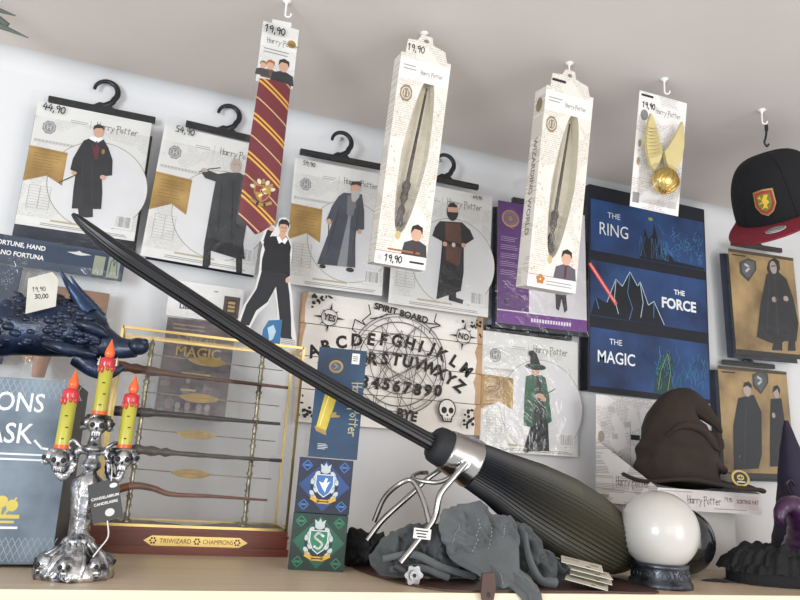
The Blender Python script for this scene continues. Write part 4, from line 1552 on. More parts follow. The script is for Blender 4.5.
for x in (fx0, fx1):
    for y in (fy0, fy1):
        c.box(x - .22, x + .22, y - .22, y + .22, 4.2, ZT, BRASS)
for z in (4.4, ZT - .2):
    for y in (fy0, fy1):
        c.box(fx0, fx1, y - .22, y + .22, z - .22, z + .22, BRASS)
    for x in (fx0, fx1):
        c.box(x - .22, x + .22, fy0, fy1, z - .22, z + .22, BRASS)
c.build('brass_frame', t)
for nm, q in (('front_pane', (fx0, fx1, fy0, fy0)), ('side_pane', (fx0, fx0, fy0, fy1)), ('side_pane', (fx1, fx1, fy0, fy1))):
    c = MB()
    a0, a1, b0, b1 = q
    c.add([(a0, b0, 4.4), (a1, b1, 4.4), (a1, b1, ZT - .2), (a0, b0, ZT - .2)], [(0, 1, 2, 3)], ACRYL)
    c.build(nm, t)
c = MB()
c.add([(fx0, fy0, ZT), (fx1, fy0, ZT), (fx1, fy1, ZT), (fx0, fy1, ZT)], [(0, 1, 2, 3)], ACRYL)
c.build('top_pane', t)
PEWT = mat('#a89f88', .3, 1.0, .25, 40, .4, 100, dark='#6b6454')
for x in (-10.9, 9.4):
    c = MB()
    prof = [(1.0, 4.3), (1.0, 4.6), (.5, 4.9), (.65, 5.6), (.3, 6.2)]
    for k in range(29):
        z = 6.6 + k * 1.0
        prof += [(.40 + (.24 if k % 5 == 2 else .06 * (k % 2)), z), (.36, z + .5)]
    prof += [(.55, 35.6), (.25, 36.0), (.05, 36.6)]
    c.lathe([(r, z - .0) for r, z in prof], PEWT, 12, (x, 1.0, 0))
    for z in (9.0, 16.3, 23.0, 30.0):
        c.tube([(x, .9, z - .6), (x, .1, z - .65), (x, -.5, z - .5), (x, -.75, z + .1)], .2, PEWT, 7)
    for k in range(24):
        a_ = k * .9
        c.ball((x + .42 * cos(a_), 1.0 + .42 * sin(a_), 7 + k * 1.15), .2, PEWT, 6)
    c.build('post', t, label='ornate pewter post')
PLT = mat('#8c774b', .42, .5, .25, 60)
for z, x in ((33.2, -.8), (26.4, -1.4), (19.8, -1.2), (12.9, -1.2)):
    c = MB()
    c.tube([(-11, .4, z + .35), (0, .3, z + .1), (13.4, .4, z - .05)], .1, PEWT, 6)
    c.build('wire', t)
    c = MB()
    n_ = 28
    c.prism([(x + 3.1 * cos(2 * pi * k / n_) * (1 if abs(cos(2 * pi * k / n_)) < .93 else 1.12), z + .05 + .85 * sin(2 * pi * k / n_)) for k in range(n_)], -.15, .1, PLT)
    c.ring(x, z + .05, 2.5, .09, -.17, GOLDD, 30, .6)
    lines_block(c, x - 1.7, x + 1.7, z - .2, z + .3, 1, .3, -.17, GOLDD, .1)
    c.build('name_plate', t, label='oval brass name plate')


def case_wand(label, pts, r, m):
    c = MB()
    p = cat(pts, 8)
    c.tube(p, [r(i / (len(p) - 1)) for i in range(len(p))], m, 10)
    o = tag(c.build('wand', None, (9.9, -15.2, 0)), label, 'wand', 'wands in the brass case')


WB = mat('#5b3a2a', .4, var=.3, scale=40, bump=.3, bscale=120)
WK = mat('#2b2525', .35, var=.3, scale=40, bump=.3, bscale=120)
WG = mat('#4f4740', .45, var=.3, scale=40, bump=.3, bscale=120)
WT = mat('#7a4c38', .4, var=.3, scale=40, bump=.3, bscale=120)
case_wand('topmost wand in the brass case, dark handle and brown tip', [(-16, -.5, 30.8), (-8, -.5, 30.3), (0, -.5, 30.1), (14.6, -.5, 29.9)], lambda u: .62 * (1 - .55 * u) + (.25 + .12 * sin(60 * u) if u < .3 else 0), WB)
case_wand('straight black wand second from the top in the brass case', [(-15.5, -.5, 22.9), (-6, -.5, 23.1), (4, -.5, 23.0), (13.8, -.5, 23.0)], lambda u: .62 * (1 - .55 * u) + (.28 if u < .22 or .3 < u < .33 else 0), WK)
case_wand('knotted grey wand third from the top in the brass case', [(-11.9, -.5, 16.6), (-6, -.5, 16.4), (4, -.5, 16.3), (14.8, -.5, 16.3)], lambda u: .58 * (1 - .5 * u) + (.4 * abs(sin(22 * u)) if u < .34 else .05 * sin(40 * u)), WG)
case_wand('bent reddish brown wand lowest in the brass case', [(-15.6, -.5, 8.2), (-11.2, -.5, 10.3), (-7.5, -.5, 10.2), (-4, -.5, 9.3), (3, -.5, 9.3), (12.9, -.5, 9.1)], lambda u: .78 * (1 - .75 * u), WT)

# ------------------------------------------------------------------ standee on top of the case
t = thing('cardboard_standee', 'cardboard cut-out of a person in black lunging, standing on the wand case', 'standee', (21.9, -14.2, 37.5))
c = MB()
wv = MB()
a = Art(wv, (0, 0), (320, 0), (0, 600), 16.06, 30.2, -.3)
OUT = [(150, 72), (170, 62), (188, 72), (197, 98), (188, 132), (206, 160), (216, 210), (212, 300), (232, 372), (248, 470), (268, 548), (270, 592), (128, 588), (132, 530), (150, 488), (184, 478), (176, 420), (160, 372), (140, 430),
       (108, 468), (84, 530), (32, 530), (52, 440), (86, 372), (94, 300), (92, 225), (96, 190), (86, 176), (100, 125), (118, 100), (140, 112)]
out = [a.p(q) for q in OUT]
c.prism([(x - 1.9, z - .4) for x, z in out], -.25, .25, WHITE)
a.y = -.27
VEST = mat('#1c1e24', .6, var=.15)
TROU = mat('#24262d', .6, var=.15)
JN = lambda pts, m: wv.flat([a.p(q) for q in pts], a.lay(), m)
JN([(104, 296), (204, 300), (222, 375), (238, 470), (246, 540), (252, 552), (206, 552), (192, 470), (166, 352), (140, 418), (100, 458), (80, 520), (44, 518), (60, 440), (92, 372)], TROU)
JN([(102, 165), (130, 150), (150, 148), (160, 138), (182, 138), (194, 152), (208, 182), (206, 240), (207, 300), (102, 296), (100, 250), (106, 210), (98, 190)], VEST)
JN([(96, 178), (106, 130), (120, 118), (132, 126), (124, 142), (116, 168)], VEST)
a.ell((122, 120), 12, 10, SKIN)
JN([(196, 180), (208, 220), (216, 300), (204, 312), (196, 240)], VEST)
a.ell((208, 320), 8, 12, SKIN)
JN([(158, 126), (180, 126), (184, 150), (170, 162), (154, 150)], SKIN)
a.ell((170, 110), 16, 25, SKIN)
JN([(150, 110), (148, 88), (158, 74), (180, 73), (192, 86), (191, 108), (186, 96), (172, 92), (157, 96)], HAIR)
for x_ in (164, 177):
    a.line([(x_ - 3, 108), (x_ + 3, 108)], 2.6, HAIR)
a.line([(170, 110), (172, 118)], 1.6, mat('#b58a72', .6))
a.line([(165, 125), (176, 125)], 2, mat('#a0605a', .6))
JN([(146, 152), (156, 146), (170, 164), (184, 146), (192, 154), (182, 176), (171, 168), (158, 178)], WHT2)
a.line([(150, 178), (154, 200)], 5, VEST)
BLU = mat('#2f6fa0', .5)
JN([(132, 586), (134, 528), (152, 490), (204, 480), (204, 588)], BLU)
JN([(150, 520), (172, 505), (184, 530), (176, 560), (162, 572), (158, 548)], PALE)
for k in range(4):
    a.line([(210, 556 + 7 * k), (262, 557 + 7 * k)], 2.2, LINE)
o = c.build('cut_out_board', t)
# the print, one sheet glued on the board
for p in range(len(wv.v)):
    x, y, z = wv.v[p]
    wv.v[p] = (x - 1.9, y, z - .4)
wv.build('printed_figure', t, label='printed figure in black clothes with a blue corner')
c = MB()
c.prism([(1.0, 0), (1.5, 0), (1.5, 12), (1.0, 12)], .25, .3, WHITE)
c.add([(1.2, .25, 11), (1.2, 4, 0), (1.4, 4, 0), (1.4, .25, 11)], [(0, 1, 2, 3)], WHITE)
c.build('easel_flap', t)

# ------------------------------------------------------------------ candelabrum
t = thing('candelabrum', 'antique silver three-armed candelabrum with skulls and yellow candles', 'candelabrum', (-6.2, -45, 0))
c = MB()


def petals(a, z):
    return 1 + .05 * cos(12 * a) + .03 * cos(5 * a + 1)


c.lathe([(4.6, 0), (4.75, .4), (4.6, 1.2), (4.0, 2.0), (3.2, 2.9), (2.2, 3.6), (1.7, 4.2), (1.9, 4.6), (1.5, 5.0)], SILVER, 36, wob=petals)


def skull(mb, p, r, face=-90):
    x, y, z = p
    mb.ball((x, y, z), r, SILVER, 14, (.92, 1, .95))
    fx, fy = cos(rad(face)), sin(rad(face))
    mb.ball((x + fx * r * .45, y + fy * r * .45, z - r * .75), r * .55, SILVER, 10, (1, .9, .85))
    for s_ in (-1, 1):
        mb.ball((x + fx * r * .82 - s_ * fy * r * .38, y + fy * r * .82 + s_ * fx * r * .38, z - r * .05), r * .27, INK, 8)
    mb.ball((x + fx * r * .97, y + fy * r * .97, z - r * .38), r * .13, INK, 6)
    for k in range(4):
        d = (k - 1.5) * .2 * r
        mb.box(x + fx * r * .92 - fy * d - .06, x + fx * r * .92 - fy * d + .06, y + fy * r * .92 + fx * d - .06, y + fy * r * .92 + fx * d + .06, z - r * 1.05, z - r * .72, SILVER)


for an in (-150, -100, -50, 20, 90, 160):
    skull(c, (3.9 * cos(rad(an)), 3.9 * sin(rad(an)), 1.9), 1.15, an)
for k in range(14):
    a_ = 2 * pi * k / 14
    c.tube(cat([(4.5 * cos(a_), 4.5 * sin(a_), .5), (3.9 * cos(a_ + .12), 3.9 * sin(a_ + .12), 2.3), (2.4 * cos(a_ + .2), 2.4 * sin(a_ + .2), 3.6), (1.8 * cos(a_ + .1), 1.8 * sin(a_ + .1), 4.3)], 4), [.42, .4, .38, .36, .34, .32, .3, .28, .26, .24, .22, .2, .18], SILVER, 7)
c.build('base', t)
c = MB()
c.lathe([(1.5, 4.9), (1.1, 5.4), (1.15, 6.0), (1.6, 9.0), (1.9, 11.2), (1.75, 12.2), (1.0, 12.9), (.8, 13.3), (1.3, 13.9), (1.3, 14.3), (.8, 14.8), (.75, 15.6), (1.6, 16.0), (1.6, 16.4), (.9, 16.7), (.8, 17.4), (.7, 18)], SILVER, 28,
        wob=lambda a, z: 1 + (.07 * cos(10 * a) if 5.5 < z < 12.4 else .02 * cos(6 * a)))
c.build('stem', t)
CUPZ = ((-3.9, 15.0), (0, 19.8), (3.8, 15.6))
for sgn, (cx, cz) in ((-1, CUPZ[0]), (1, CUPZ[2])):
    c = MB()
    pts = cat([(sgn * .5, 0, 15.9), (sgn * 1.6, -.1, 16.0), (sgn * 2.2, -.1, 15.0), (sgn * 2.4, -.1, 13.4), (sgn * 3.1, -.1, 12.4), (sgn * 3.8, -.1, 12.9), (cx, -.1, cz - 1.2)], 5)
    c.tube(pts, [.5 + .1 * (i % 2) for i in range(len(pts))], SILVER, 10)
    c.tube(cat([(sgn * 1.4, -.2, 16.2), (sgn * 2.6, -.2, 17.2), (sgn * 3.2, -.2, 16.6), (sgn * 2.8, -.2, 16.1)], 5), .26, SILVER, 8)
    c.build('arm', t)
YC = mat('#b3ad40', .35, var=.12, scale=12, coat=.2)
OR = mat('#dd5a20', .3, var=.15, scale=20)
RD = mat('#c2303a', .25, var=.1, coat=.3)
FL = mat('#f0642a', .25, var=.2, scale=14, coat=.3)
for i, (cx, cz) in enumerate(CUPZ):
    c = MB()
    c.lathe([(.8, -1.3), (1.2, -.8), (1.35, 0), (1.6, .5), (1.6, .9), (1.2, 1.0)], SILVER, 20, (cx, 0, cz))
    skull(c, (cx + .1, -1.0, cz - .4), 1.4)
    skull(c, (cx - 1.15, -.3, cz - .1), .9, -160)
    skull(c, (cx + 1.2, -.3, cz - .1), .9, -20)
    c.build('cup', t)
    L3 = (7.5, 7.4, 7.0)[i]
    z0 = cz + 1.0
    c = MB()
    c.lathe([(.98, 0), (.98, .5)], OR, 18, (cx, 0, z0))
    c.lathe([(.93, .4), (.93, L3), (.6, L3 + .15), (.02, L3 + .15)], YC, 18, (cx, 0, z0))
    for k in range(3):
        c.box(cx - .2 + .3 * (k % 2), cx + .15 + .3 * (k % 2), -.97, -.9, z0 + 1.2 + 1.5 * k, z0 + 1.35 + 1.5 * k, INK)
    cn = c.build('candle', t)
    c = MB()
    c.lathe([(1.0, L3 - .9), (1.08, L3 - .3), (1.0, L3 + .25), (.4, L3 + .5)], RD, 18, (cx, 0, z0))
    for k in range(9):
        a_ = k * .7
        d = .6 + .9 * abs(sin(k * 2.3))
        c.ball((cx + .98 * cos(a_), .98 * sin(a_), z0 + L3 - .8 - d * .3), .24, RD, 8, (1, 1, d * 1.7))
    c.build('wax_drip', cn, label='red dripping wax')
    c = MB()
    c.lathe([(.3, 0), (.62, .5), (.68, .9), (.5, 1.6), (.28, 2.1), (.08, 2.7), (.01, 2.9)], FL, 14, (cx + .1, 0, z0 + L3 + .2))
    c.build('flame', cn, label='orange plastic flame')
c = MB()
c.T = Matrix.Translation((2.6, -2.2, 9.8)) @ Matrix.Rotation(rad(-16), 4, 'Y') @ Matrix.Rotation(rad(14), 4, 'Z')
TGB = mat('#26272b', .4)
c.prism([(-1.9, -2.6), (1.9, -2.6), (1.9, 2.0), (1.4, 2.6), (-1.9, 2.4)], 0, .05, TGB)
c.text('CANDELABRUM', 0, .45, .48, -.02, WHITE, bold=.02)
c.text('CANDELABRE', 0, -.3, .48, -.02, WHITE, bold=.02)
c.ell(.3, -1.6, .6, .5, -.02, GREYP, 14)
c.ell(1.2, 1.7, .5, .3, -.02, WHITE, 12)
c.T = Matrix.Identity(4)
c.tube(cat([(2.9, -2.2, 12.3), (2.8, -1.8, 13.6), (2.6, -.6, 14.4)], 4), .07, WHITE, 5)
c.tube(cat([(3.2, -2.4, 7.3), (3.6, -2.9, 5.4), (2.8, -3.6, 4.0), (2.2, -3.8, 3.0)], 4), .1, WHITE, 5)
c.build('hang_tag', t, label='black hang tag with white lettering')

# ------------------------------------------------------------------ gift boxes
def house_box(label, loc, yaw, cA, cB, cC, animal):
    t = thing('gift_box', label, 'gift box', loc, (0, rad(.6), yaw), 'square crest boxes')
    c = MB()
    W = 8.7
    c.rbox(-W / 2, W / 2, 0, 8.6, 0, 8.5, .12, cA)
    y = -.01
    c.flat([(0, .3), (4.1, 4.25), (0, 8.2), (-4.1, 4.25)], y, cB)
    for sx, sz in ((-1, 0), (1, 0), (-1, 1), (1, 1)):
        x, z = sx * 3.0, 1.2 + 6.1 * sz
        c.line([(x - .8, z), (x, z + .8), (x + .8, z), (x, z - .8)], .16, y - .015, cC, True)
        c.line([(x - .4, z), (x + .4, z)], .3, y - .015, cC)
    random.seed(3)
    c.ell(0, 4.3, 2.2, 2.9, y - .01, cA, 20)
    for k in range(14):                                       # mantling
        s_ = -1 if k % 2 else 1
        h_ = k // 2
        c.ell(s_ * (1.55 + .35 * sin(h_ * 1.9)), 2.4 + .62 * h_, .52, .34, y - .02, mat('#b9c2c6', .5), 9, s_ * (.6 + .3 * h_))
    c.ell(0, 6.7, .8, .55, y - .025, mat('#b9c2c6', .5), 12)
    c.flat([(-.7, 6.9), (-.9, 7.7), (-.3, 7.3), (0, 7.9), (.3, 7.3), (.9, 7.7), (.7, 6.9)], y - .03, mat('#b9c2c6', .5))
    P = [(-1.3, 5.9), (1.3, 5.9), (1.35, 4.4), (.8, 3.2), (0, 2.6), (-.8, 3.2), (-1.35, 4.4)]
    c.flat([(p * 1.12, 4.3 + (q - 4.3) * 1.1) for p, q in P], y - .035, mat('#d5d8da', .5))
    c.flat(P, y - .045, cC)
    if animal == 'snake':
        pts = cat([(.7, 5.2, 0), (-.1, 5.6, 0), (-.6, 5.0, 0), (0, 4.5, 0), (.6, 4.0, 0), (.1, 3.3, 0), (-.6, 3.6, 0)], 4)
        c.line([tuple(p)[:2] for p in pts], .34, y - .055, mat('#e4e8e6', .5))
    else:
        c.flat([(-.9, 4.9), (-.2, 4.7), (.1, 5.5), (.5, 5.4), (.3, 4.7), (.9, 5.0), (.4, 4.0), (.2, 3.2), (-.3, 3.9)], y - .055, mat('#dfe6ee', .5))
    c.line([(-1.8, 2.3), (-.8, 1.8), (.8, 1.8), (1.8, 2.3)], .62, y - .05, mat('#cfa23e', .5))
    lines_block(c, -.8, .8, 1.65, 1.95, 1, .16, y - .06, INK, 0)
    c.build('carton', t)
    return t


yaw = rad(-13)
house_box('green square box with a silver snake crest, bottom of the box stack', (28.0, -36.2, 0), yaw, mat('#17382f', .45, var=.4, scale=10, dark='#0d1f1c'), mat('#1f5c46', .45, var=.3, scale=14), mat('#2f7a58', .5), 'snake')
house_box('navy square box with a bird crest, on the green snake box', (28.2, -36.0, 8.6), yaw, mat('#1a2440', .45, var=.4, scale=10, dark='#0f1526'), mat('#27467c', .45, var=.3, scale=14), mat('#3f6fae', .5), 'bird')
t = thing('torch_box', 'upright dark blue carton with a gold tube, topmost of the box stack', 'box', (29.2, -36.0, 17.3), (0, rad(.8), yaw), None)
c = MB()
W, H = 8.0, 18.0
c.rbox(-W / 2, W / 2, 0, 6.5, 0, H, .15, mat('#1c2836', .5))
c.rect(-W / 2, W / 2, 0, H, -.01, mat('#22486a', .45, var=.25, scale=9, dark='#182f47'))
GY = mat('#c6b145', .35, .3, .2)
c.ell(-.9, 14.9, 1.2, 1.1, -.03, GOLDP, 18)
c.ell(-.9, 14.9, .85, .75, -.045, mat('#3c5a76', .5), 16)
c.line([(-1.2, 15.3), (-.6, 14.9), (-1.2, 14.5)], .2, -.06, GOLDP)
c.flat([(-3.2, 4.6), (-1.6, 3.8), (-.2, 10.0), (-.5, 11.2), (-1.6, 11.4), (-2.2, 10.6)], -.03, GY)
c.flat([(-3.5, 4.9), (-3.1, 4.1), (-1.4, 3.5), (-1.5, 4.3)], -.045, GOLDP)
c.flat([(-2.2, 10.8), (-1.7, 11.7), (-.5, 11.4), (-.3, 10.5)], -.045, GOLDP)
c.line([(-2.6, 5.0), (-1.5, 10.4)], .2, -.06, mat('#e6d88a', .4))
c.flat([(-1.2, 6.4), (.5, 6.6), (.5, 6.9), (-.1, 6.9), (-.1, 7.4), (-.6, 7.3), (-1.1, 7.0)], -.05, GOLDP)
T0 = c.T
c.T = Matrix.Translation((2.55, 0, 8.6)) @ Matrix.Rotation(rad(90), 4, 'Y')
logo(c, -4.0, -.4, 1.5, -.03, mat('#c2b791', .5))
c.T = T0
c.rect(1.6, 2.9, 15.6, 17.4, -.03, WHITE)
lines_block(c, 1.8, 2.7, 16.0, 17.0, 3, .12, -.05, INK, .3)
lines_block(c, -2.6, -1.0, 1.2, 2.2, 4, .07, -.03, TW)
c.build('carton', t)

# ------------------------------------------------------------------ flying broom
t = thing('broomstick', 'long black racing broom with olive bristles lying diagonally across the display', 'broom', (46.0, -42, 0))
HB = mat('#101116', .3, var=.12, coat=.15, key='gloss_black_handle')
c = MB()
pts = cat([(-60.4, .5, 49.4), (-57, .4, 47.0), (-51.8, .2, 43.9), (-40.9, 0, 38.3), (-29.6, 0, 32.6), (-18, 0, 27.3), (-8, 0, 23.2), (-1.0, 0, 20.3), (1.5, 0, 19.3)], 8)
n_ = len(pts)
c.tube(pts, [(.25 + 1.12 * min(1, (i / 16)) ** .6) * (1 - .10 * sin(pi * i / n_)) for i in range(n_)], HB, 72, ridge=.07, nr=9)
c.build('handle', t)
ax = Vector((1, 0, -.41)).normalized()
c = MB()


def along(mb, prof, m, n, o=(-2.0, 0, 20.9)):
    base = Vector(o)
    mb.tube([base + ax * s_ for s_, r_ in prof], [r_ for s_, r_ in prof], m, n)


along(c, [(0, 1.7), (.1, 2.5), (.6, 2.95), (1.4, 3.1), (2.6, 3.15), (3.2, 3.0), (3.5, 2.4)], mat('#1d1e22', .7, var=.1, bump=.2), 32)
c.build('collar', t, label='black rubber collar')
c = MB()
along(c, [(2.6, 2.6), (2.7, 3.3), (3.0, 3.4), (6.4, 3.85), (7.4, 4.0), (7.6, 4.1), (7.9, 4.1), (8.0, 3.7)], STEEL, 40)
fer = c.build('ferrule', t, label='polished steel ferrule')
c = MB()
sx = Vector((-2.0, 0, 20.9)) + ax * 5.6
for dy, s_ in ((-3.55, -1),):
    p = sx + Vector((-.8, dy, -.9))
    c.tube([p, p + Vector((0, -.5, 0))], .75, STEEL, 14)
    c.tube([p + Vector((0, -.5, 0)), p + Vector((0, -.62, 0))], .45, mat('#7f7f80', .3, 1.0), 12)
c.build('screw', fer)
BR1 = wood('olive_bristles', '#1e1d17', '#454330', (1, 1, 1), 6, .55)
m_, t_, b_ = nt('bristle_strands')
tc = N(t_, 'ShaderNodeTexCoord')
sp = N(t_, 'ShaderNodeSeparateXYZ')
t_.links.new(tc.outputs['Object'], sp.inputs[0])
rp = N(t_, 'ShaderNodeValToRGB')
rp.color_ramp.elements[0].position = .09
rp.color_ramp.elements[0].color = lin('#12141b')
rp.color_ramp.elements[1].position = .24
rp.color_ramp.elements[1].color = lin('#3c392b')
t_.links.new(sp.outputs['X'], rp.inputs['Fac'])
t_.links.new(rp.outputs['Color'], b_.inputs['Base Color'])
b_.inputs['Roughness'].default_value = .45
c = MB()
cen = cat([(5.2, 0, 17.9), (10, .1, 16.0), (16, .3, 13.4), (22, .8, 10.9), (28, 1.6, 8.4), (33, 3.2, 6.4), (37, 5.0, 5.0), (39.8, 6.4, 4.2)], 5)
rd = [3.75, 4.4, 5.7, 6.35, 6.3, 5.6, 4.5, 3.0]
RR = []
for i in range(len(cen)):
    u = i / 5
    k = min(int(u), 6)
    RR.append(rd[k] + (rd[k + 1] - rd[k]) * (u - k))
nn = 104
vs, fs = [], []
for i, p in enumerate(cen):
    tv = (cen[min(i + 1, len(cen) - 1)] - cen[max(i - 1, 0)]).normalized()
    uu = Vector((0, 1, 0))
    uu = (uu - tv * uu.dot(tv)).normalized()
    ww = tv.cross(uu)
    for k in range(nn):
        a_ = 2 * pi * k / nn
        q = RR[i] * (1 + (.03 if k % 2 else -.03) + .012 * sin(k * 12.9898))
        vs.append(p + uu * (q * cos(a_)) + ww * (q * sin(a_)))
for i in range(len(cen) - 1):
    for k in range(nn):
        fs.append((i * nn + k, i * nn + (k + 1) % nn, (i + 1) * nn + (k + 1) % nn, (i + 1) * nn + k))
c.add(vs, fs, m_)
c.add(vs[-nn:], [tuple(range(nn))], m_)
random.seed(8)
for k in range(110):
    a_ = random.uniform(0, 2 * pi)
    p0 = cen[-3] + Vector((0, cos(a_), sin(a_))) * RR[-3] * random.uniform(.5, .98)
    p1 = cen[-1] + ax * random.uniform(.6, 2.6) + Vector((0, cos(a_), sin(a_))) * RR[-1] * random.uniform(.3, 1.0)
    if p1.z < .5:
        p1.z = .5
    c.tube([p0, (p0 + p1) / 2 + Vector((0, cos(a_), sin(a_))) * .3, p1], [.13, .12, .06], m_, 5)
c.build('bristles', t)
ST = STEEL
wires = [[(sx + Vector((-.8, -3.9, -.9))), (.2, -4.2, 15.5), (-1.9, -4.2, 12.8), (-2.7, -4.3, 9.3), (-5.4, -4.8, 6.0), (-8.2, -5.4, 2.9)],
         [(sx + Vector((-1.0, 3.2, -1.4))), (-1.0, 3.6, 15.0), (-3.6, 3.8, 12.4), (-8.0, 4.0, 8.3), (-10.5, 4.0, 4.9)],
         [(sx + Vector((-.4, -3.6, -1.6))), (-.8, -2.6, 14.9), (-3.0, -1.4, 14.6), (-4.8, .6, 15.0), (-3.0, 2.6, 15.8), (-1.2, 3.2, 16.0)],
         [(-9.6, 3.9, 7.9), (-8.6, 2.6, 11.6), (-7.0, .6, 13.9), (-5.2, -.4, 14.6), (-4.0, -2.4, 12.0), (-3.4, -4.2, 8.6)]]
for pts, r_ in zip(wires, (.5, .48, .36, .42)):
    c = MB()
    c.tube(cat(pts, 7), r_, ST, 10)
    c.build('foot_wire', t, label='bent polished steel foot wire')
c = MB()
c.tube([(-9.0, -5.5, 2.6), (-8.1, -5.9, 2.1), (-7.0, -6.2, 1.6)], [.6, .65, .55], mat('#2a2b2e', .5), 12)
c.build('foot_bar', t, label='black foot bar')
c = MB()
KNB = mat('#8f9093', .38, 1.0, .2, 30, .3, 80)
n_ = 48
c.prism([(-6.6 + 1.3 * (1 + .13 * cos(6 * 2 * pi * k / n_)) * cos(2 * pi * k / n_), 1.5 + 1.3 * (1 + .13 * cos(6 * 2 * pi * k / n_)) * sin(2 * pi * k / n_)) for k in range(n_)], -7.2, -6.1, KNB, True)
c.prism([(-6.6 + .75 * cos(2 * pi * k / 20), 1.5 + .75 * sin(2 * pi * k / 20)) for k in range(20)], -7.45, -7.2, KNB, True)
c.ell(-6.6, 1.5, .3, .3, -7.47, INK, 10)
c.build('knob', t, label='round lobed steel knob')
c = MB()
c.T = Matrix.Translation((-4.9, -5.3, 7.1)) @ Matrix.Rotation(rad(4), 4, 'Y')
c.prism([(-1.4, -.75), (1.4, -.75), (1.4, .75), (-1.4, .75)], 0, .05, WHITE)
for k in range(3):
    lines_block(c, -1.1 + .2 * k, 1.0, .28 - .42 * k, .52 - .42 * k, 1, .18, -.02, INK, .3)
c.build('price_label', t, label='small white price label')

# ------------------------------------------------------------------ cloth hats heaped under the broom
GREYC = mat('#575b5d', .9, var=.18, scale=20, bump=.5, bscale=90, sheen=.2)
GREYC2 = mat('#494d4f', .9, var=.2, scale=20, bump=.5, bscale=90, sheen=.2)
BLKC = mat('#1b1c1f', .8, var=.2, bump=.5, bscale=60)
BRN = mat('#4a2f28', .5, var=.25, scale=16, bump=.15)


def crumple(mb, outline, y0, bulge, m, seed=0, amp=.55, freq=.45, rings=22, fine=9, lift=0.0, ypt=None):
    """a soft crumpled piece of cloth: star-shaped outline (x, z), swelling towards the front"""
    o = [Vector((p[0], p[1], 0)) for p in outline]
    o = cat(o, fine, True)
    n = len(o)
    o = [p + Vector((noise.noise(Vector((p.x * .9, p.y * .9, seed + 1))), noise.noise(Vector((p.x * .9, p.y * .9, seed + 4))), 0)) * .55 for p in o]
    cx = sum(p.x for p in o) / n
    cz = sum(p.y for p in o) / n
    vs, fs = [], []
    for j in range(rings + 1):
        r = 1 - j / rings
        for p in o:
            x, z = cx + (p.x - cx) * r, cz + (p.y - cz) * r
            d = noise.noise(Vector((x * freq, z * freq, seed)))
            d2 = 1 - abs(noise.noise(Vector((x * freq * 1.7 + 9, z * freq * 1.1, seed + 5)))) * 2
            d3 = 1 - abs(noise.noise(Vector(((x + z) * freq * 1.3, (x - z) * freq * .5, seed + 9)))) * 2
            d4 = noise.noise(Vector((x * 1.9, z * 1.6, seed + 2)))
            y = y0 - bulge * (1 - r ** 2.4) - amp * (d + .9 * d2 + 1.1 * d3 - .9 + .3 * d4) * (1 - r ** 12)
            if ypt:
                y += ypt(x, z)
            vs.append((x, y, max(z, lift) if lift is not None else z))
    for j in range(rings):
        for k in range(n):
            fs.append((j * n + k, j * n + (k + 1) % n, (j + 1) * n + (k + 1) % n, (j + 1) * n + k))
    mb.add(vs, fs, m, True)
    back = [(p.x, y0 + .05 + (ypt(p.x, p.y) if ypt else 0), max(p.y, lift) if lift is not None else p.y) for p in o]
    mb.add(back, [tuple(range(n))], m, True)
    return vs, n


mt = thing('leather_mat', 'thin dark brown leather sheet lying under the grey cloth hats', 'mat', (60, -42, 0))
c = MB()
P = [(-24, 12), (-10, 13), (10, 13.2), (19, 12), (21, 4), (19.5, -10.8), (8, -11), (-8, -11.3), (-17.5, -10.8), (-23, -2)]
q = [tuple(p)[:2] for p in cat([(x, y, 0) for x, y in P], 4, True)]
n_ = len(q)
c.add([(x, y, .05) for x, y in q] + [(x, y, .28) for x, y in q], [tuple(range(n_)), tuple(range(2 * n_ - 1, n_ - 1, -1))] + [(k, (k + 1) % n_, (k + 1) % n_ + n_, k + n_) for k in range(n_)], BRN)
c.build('sheet', mt)
c = MB()
c.prism([(-1.2, 3.2), (1.2, 3.4), (1.5, 1.2), (1.2, -.6), (0, -1.3), (-1.1, -.7), (-1.4, 1.0)], -.3, .2, BRN, True)
c.ell(.1, .1, .45, .45, -.32, INK, 12)
c.T = Matrix.Identity(4)
o = c.build('strap_end', mt, (-11.6, -12.9, -.1))
o.scale = (.78, .8, .9)

t = thing('cloth_hat', 'black crumpled cloth lying on the shelf beside the green box', 'cloth', (36.8, -30.6, 0), (0, 0, 0))
c = MB()
crumple(c, [(-3.4, 4.6), (-1.2, 6.2), (1.4, 5.4), (4.0, 5.2), (4.6, 3.0), (5.2, .1), (.4, .02), (-3.0, .02), (-3.6, 2.2)], 0, 2.4, BLKC, 3, .7)
c.build('folded_cloth', t)
t = thing('cloth_hat', 'left grey cloth hat, folded flat under the broom foot wires', 'hat', (41, -43.4, 0.3), (0, 0, 0), 'grey cloth hats under the broom')
c = MB()
crumple(c, [(-6.4, 3.4), (-3.6, 6.6), (0, 7.8), (4.4, 8.0), (6.4, 5.2), (10.6, 2.0), (11.6, .05), (4.4, .05), (-2.8, .05), (-6.0, 1.2)], 0, 1.8, GREYC2, 7, 1.15, .4)
c.build('felt', t)
c = MB()
for pts in ([(-5.5, -2.8, 3.0), (-1.0, -3.6, 3.8), (3.5, -3.9, 2.2), (9.5, -3.0, .7)], [(-4.2, -2.6, 1.5), (.5, -3.4, 1.9), (5, -3.3, .6)]):
    p = cat(pts, 6)
    c.tube(p, [.55 - .1 * abs(i / 9 - 1) for i in range(len(p))], GREYC, 8, flat=.6)
c.build('rolled_brim', t)
t = thing('cloth_hat', 'middle grey cloth hat with pale stitching, draped over the shelf edge', 'hat', (51, -48.6, 0.3), (0, 0, 0), 'grey cloth hats under the broom')
c = MB()
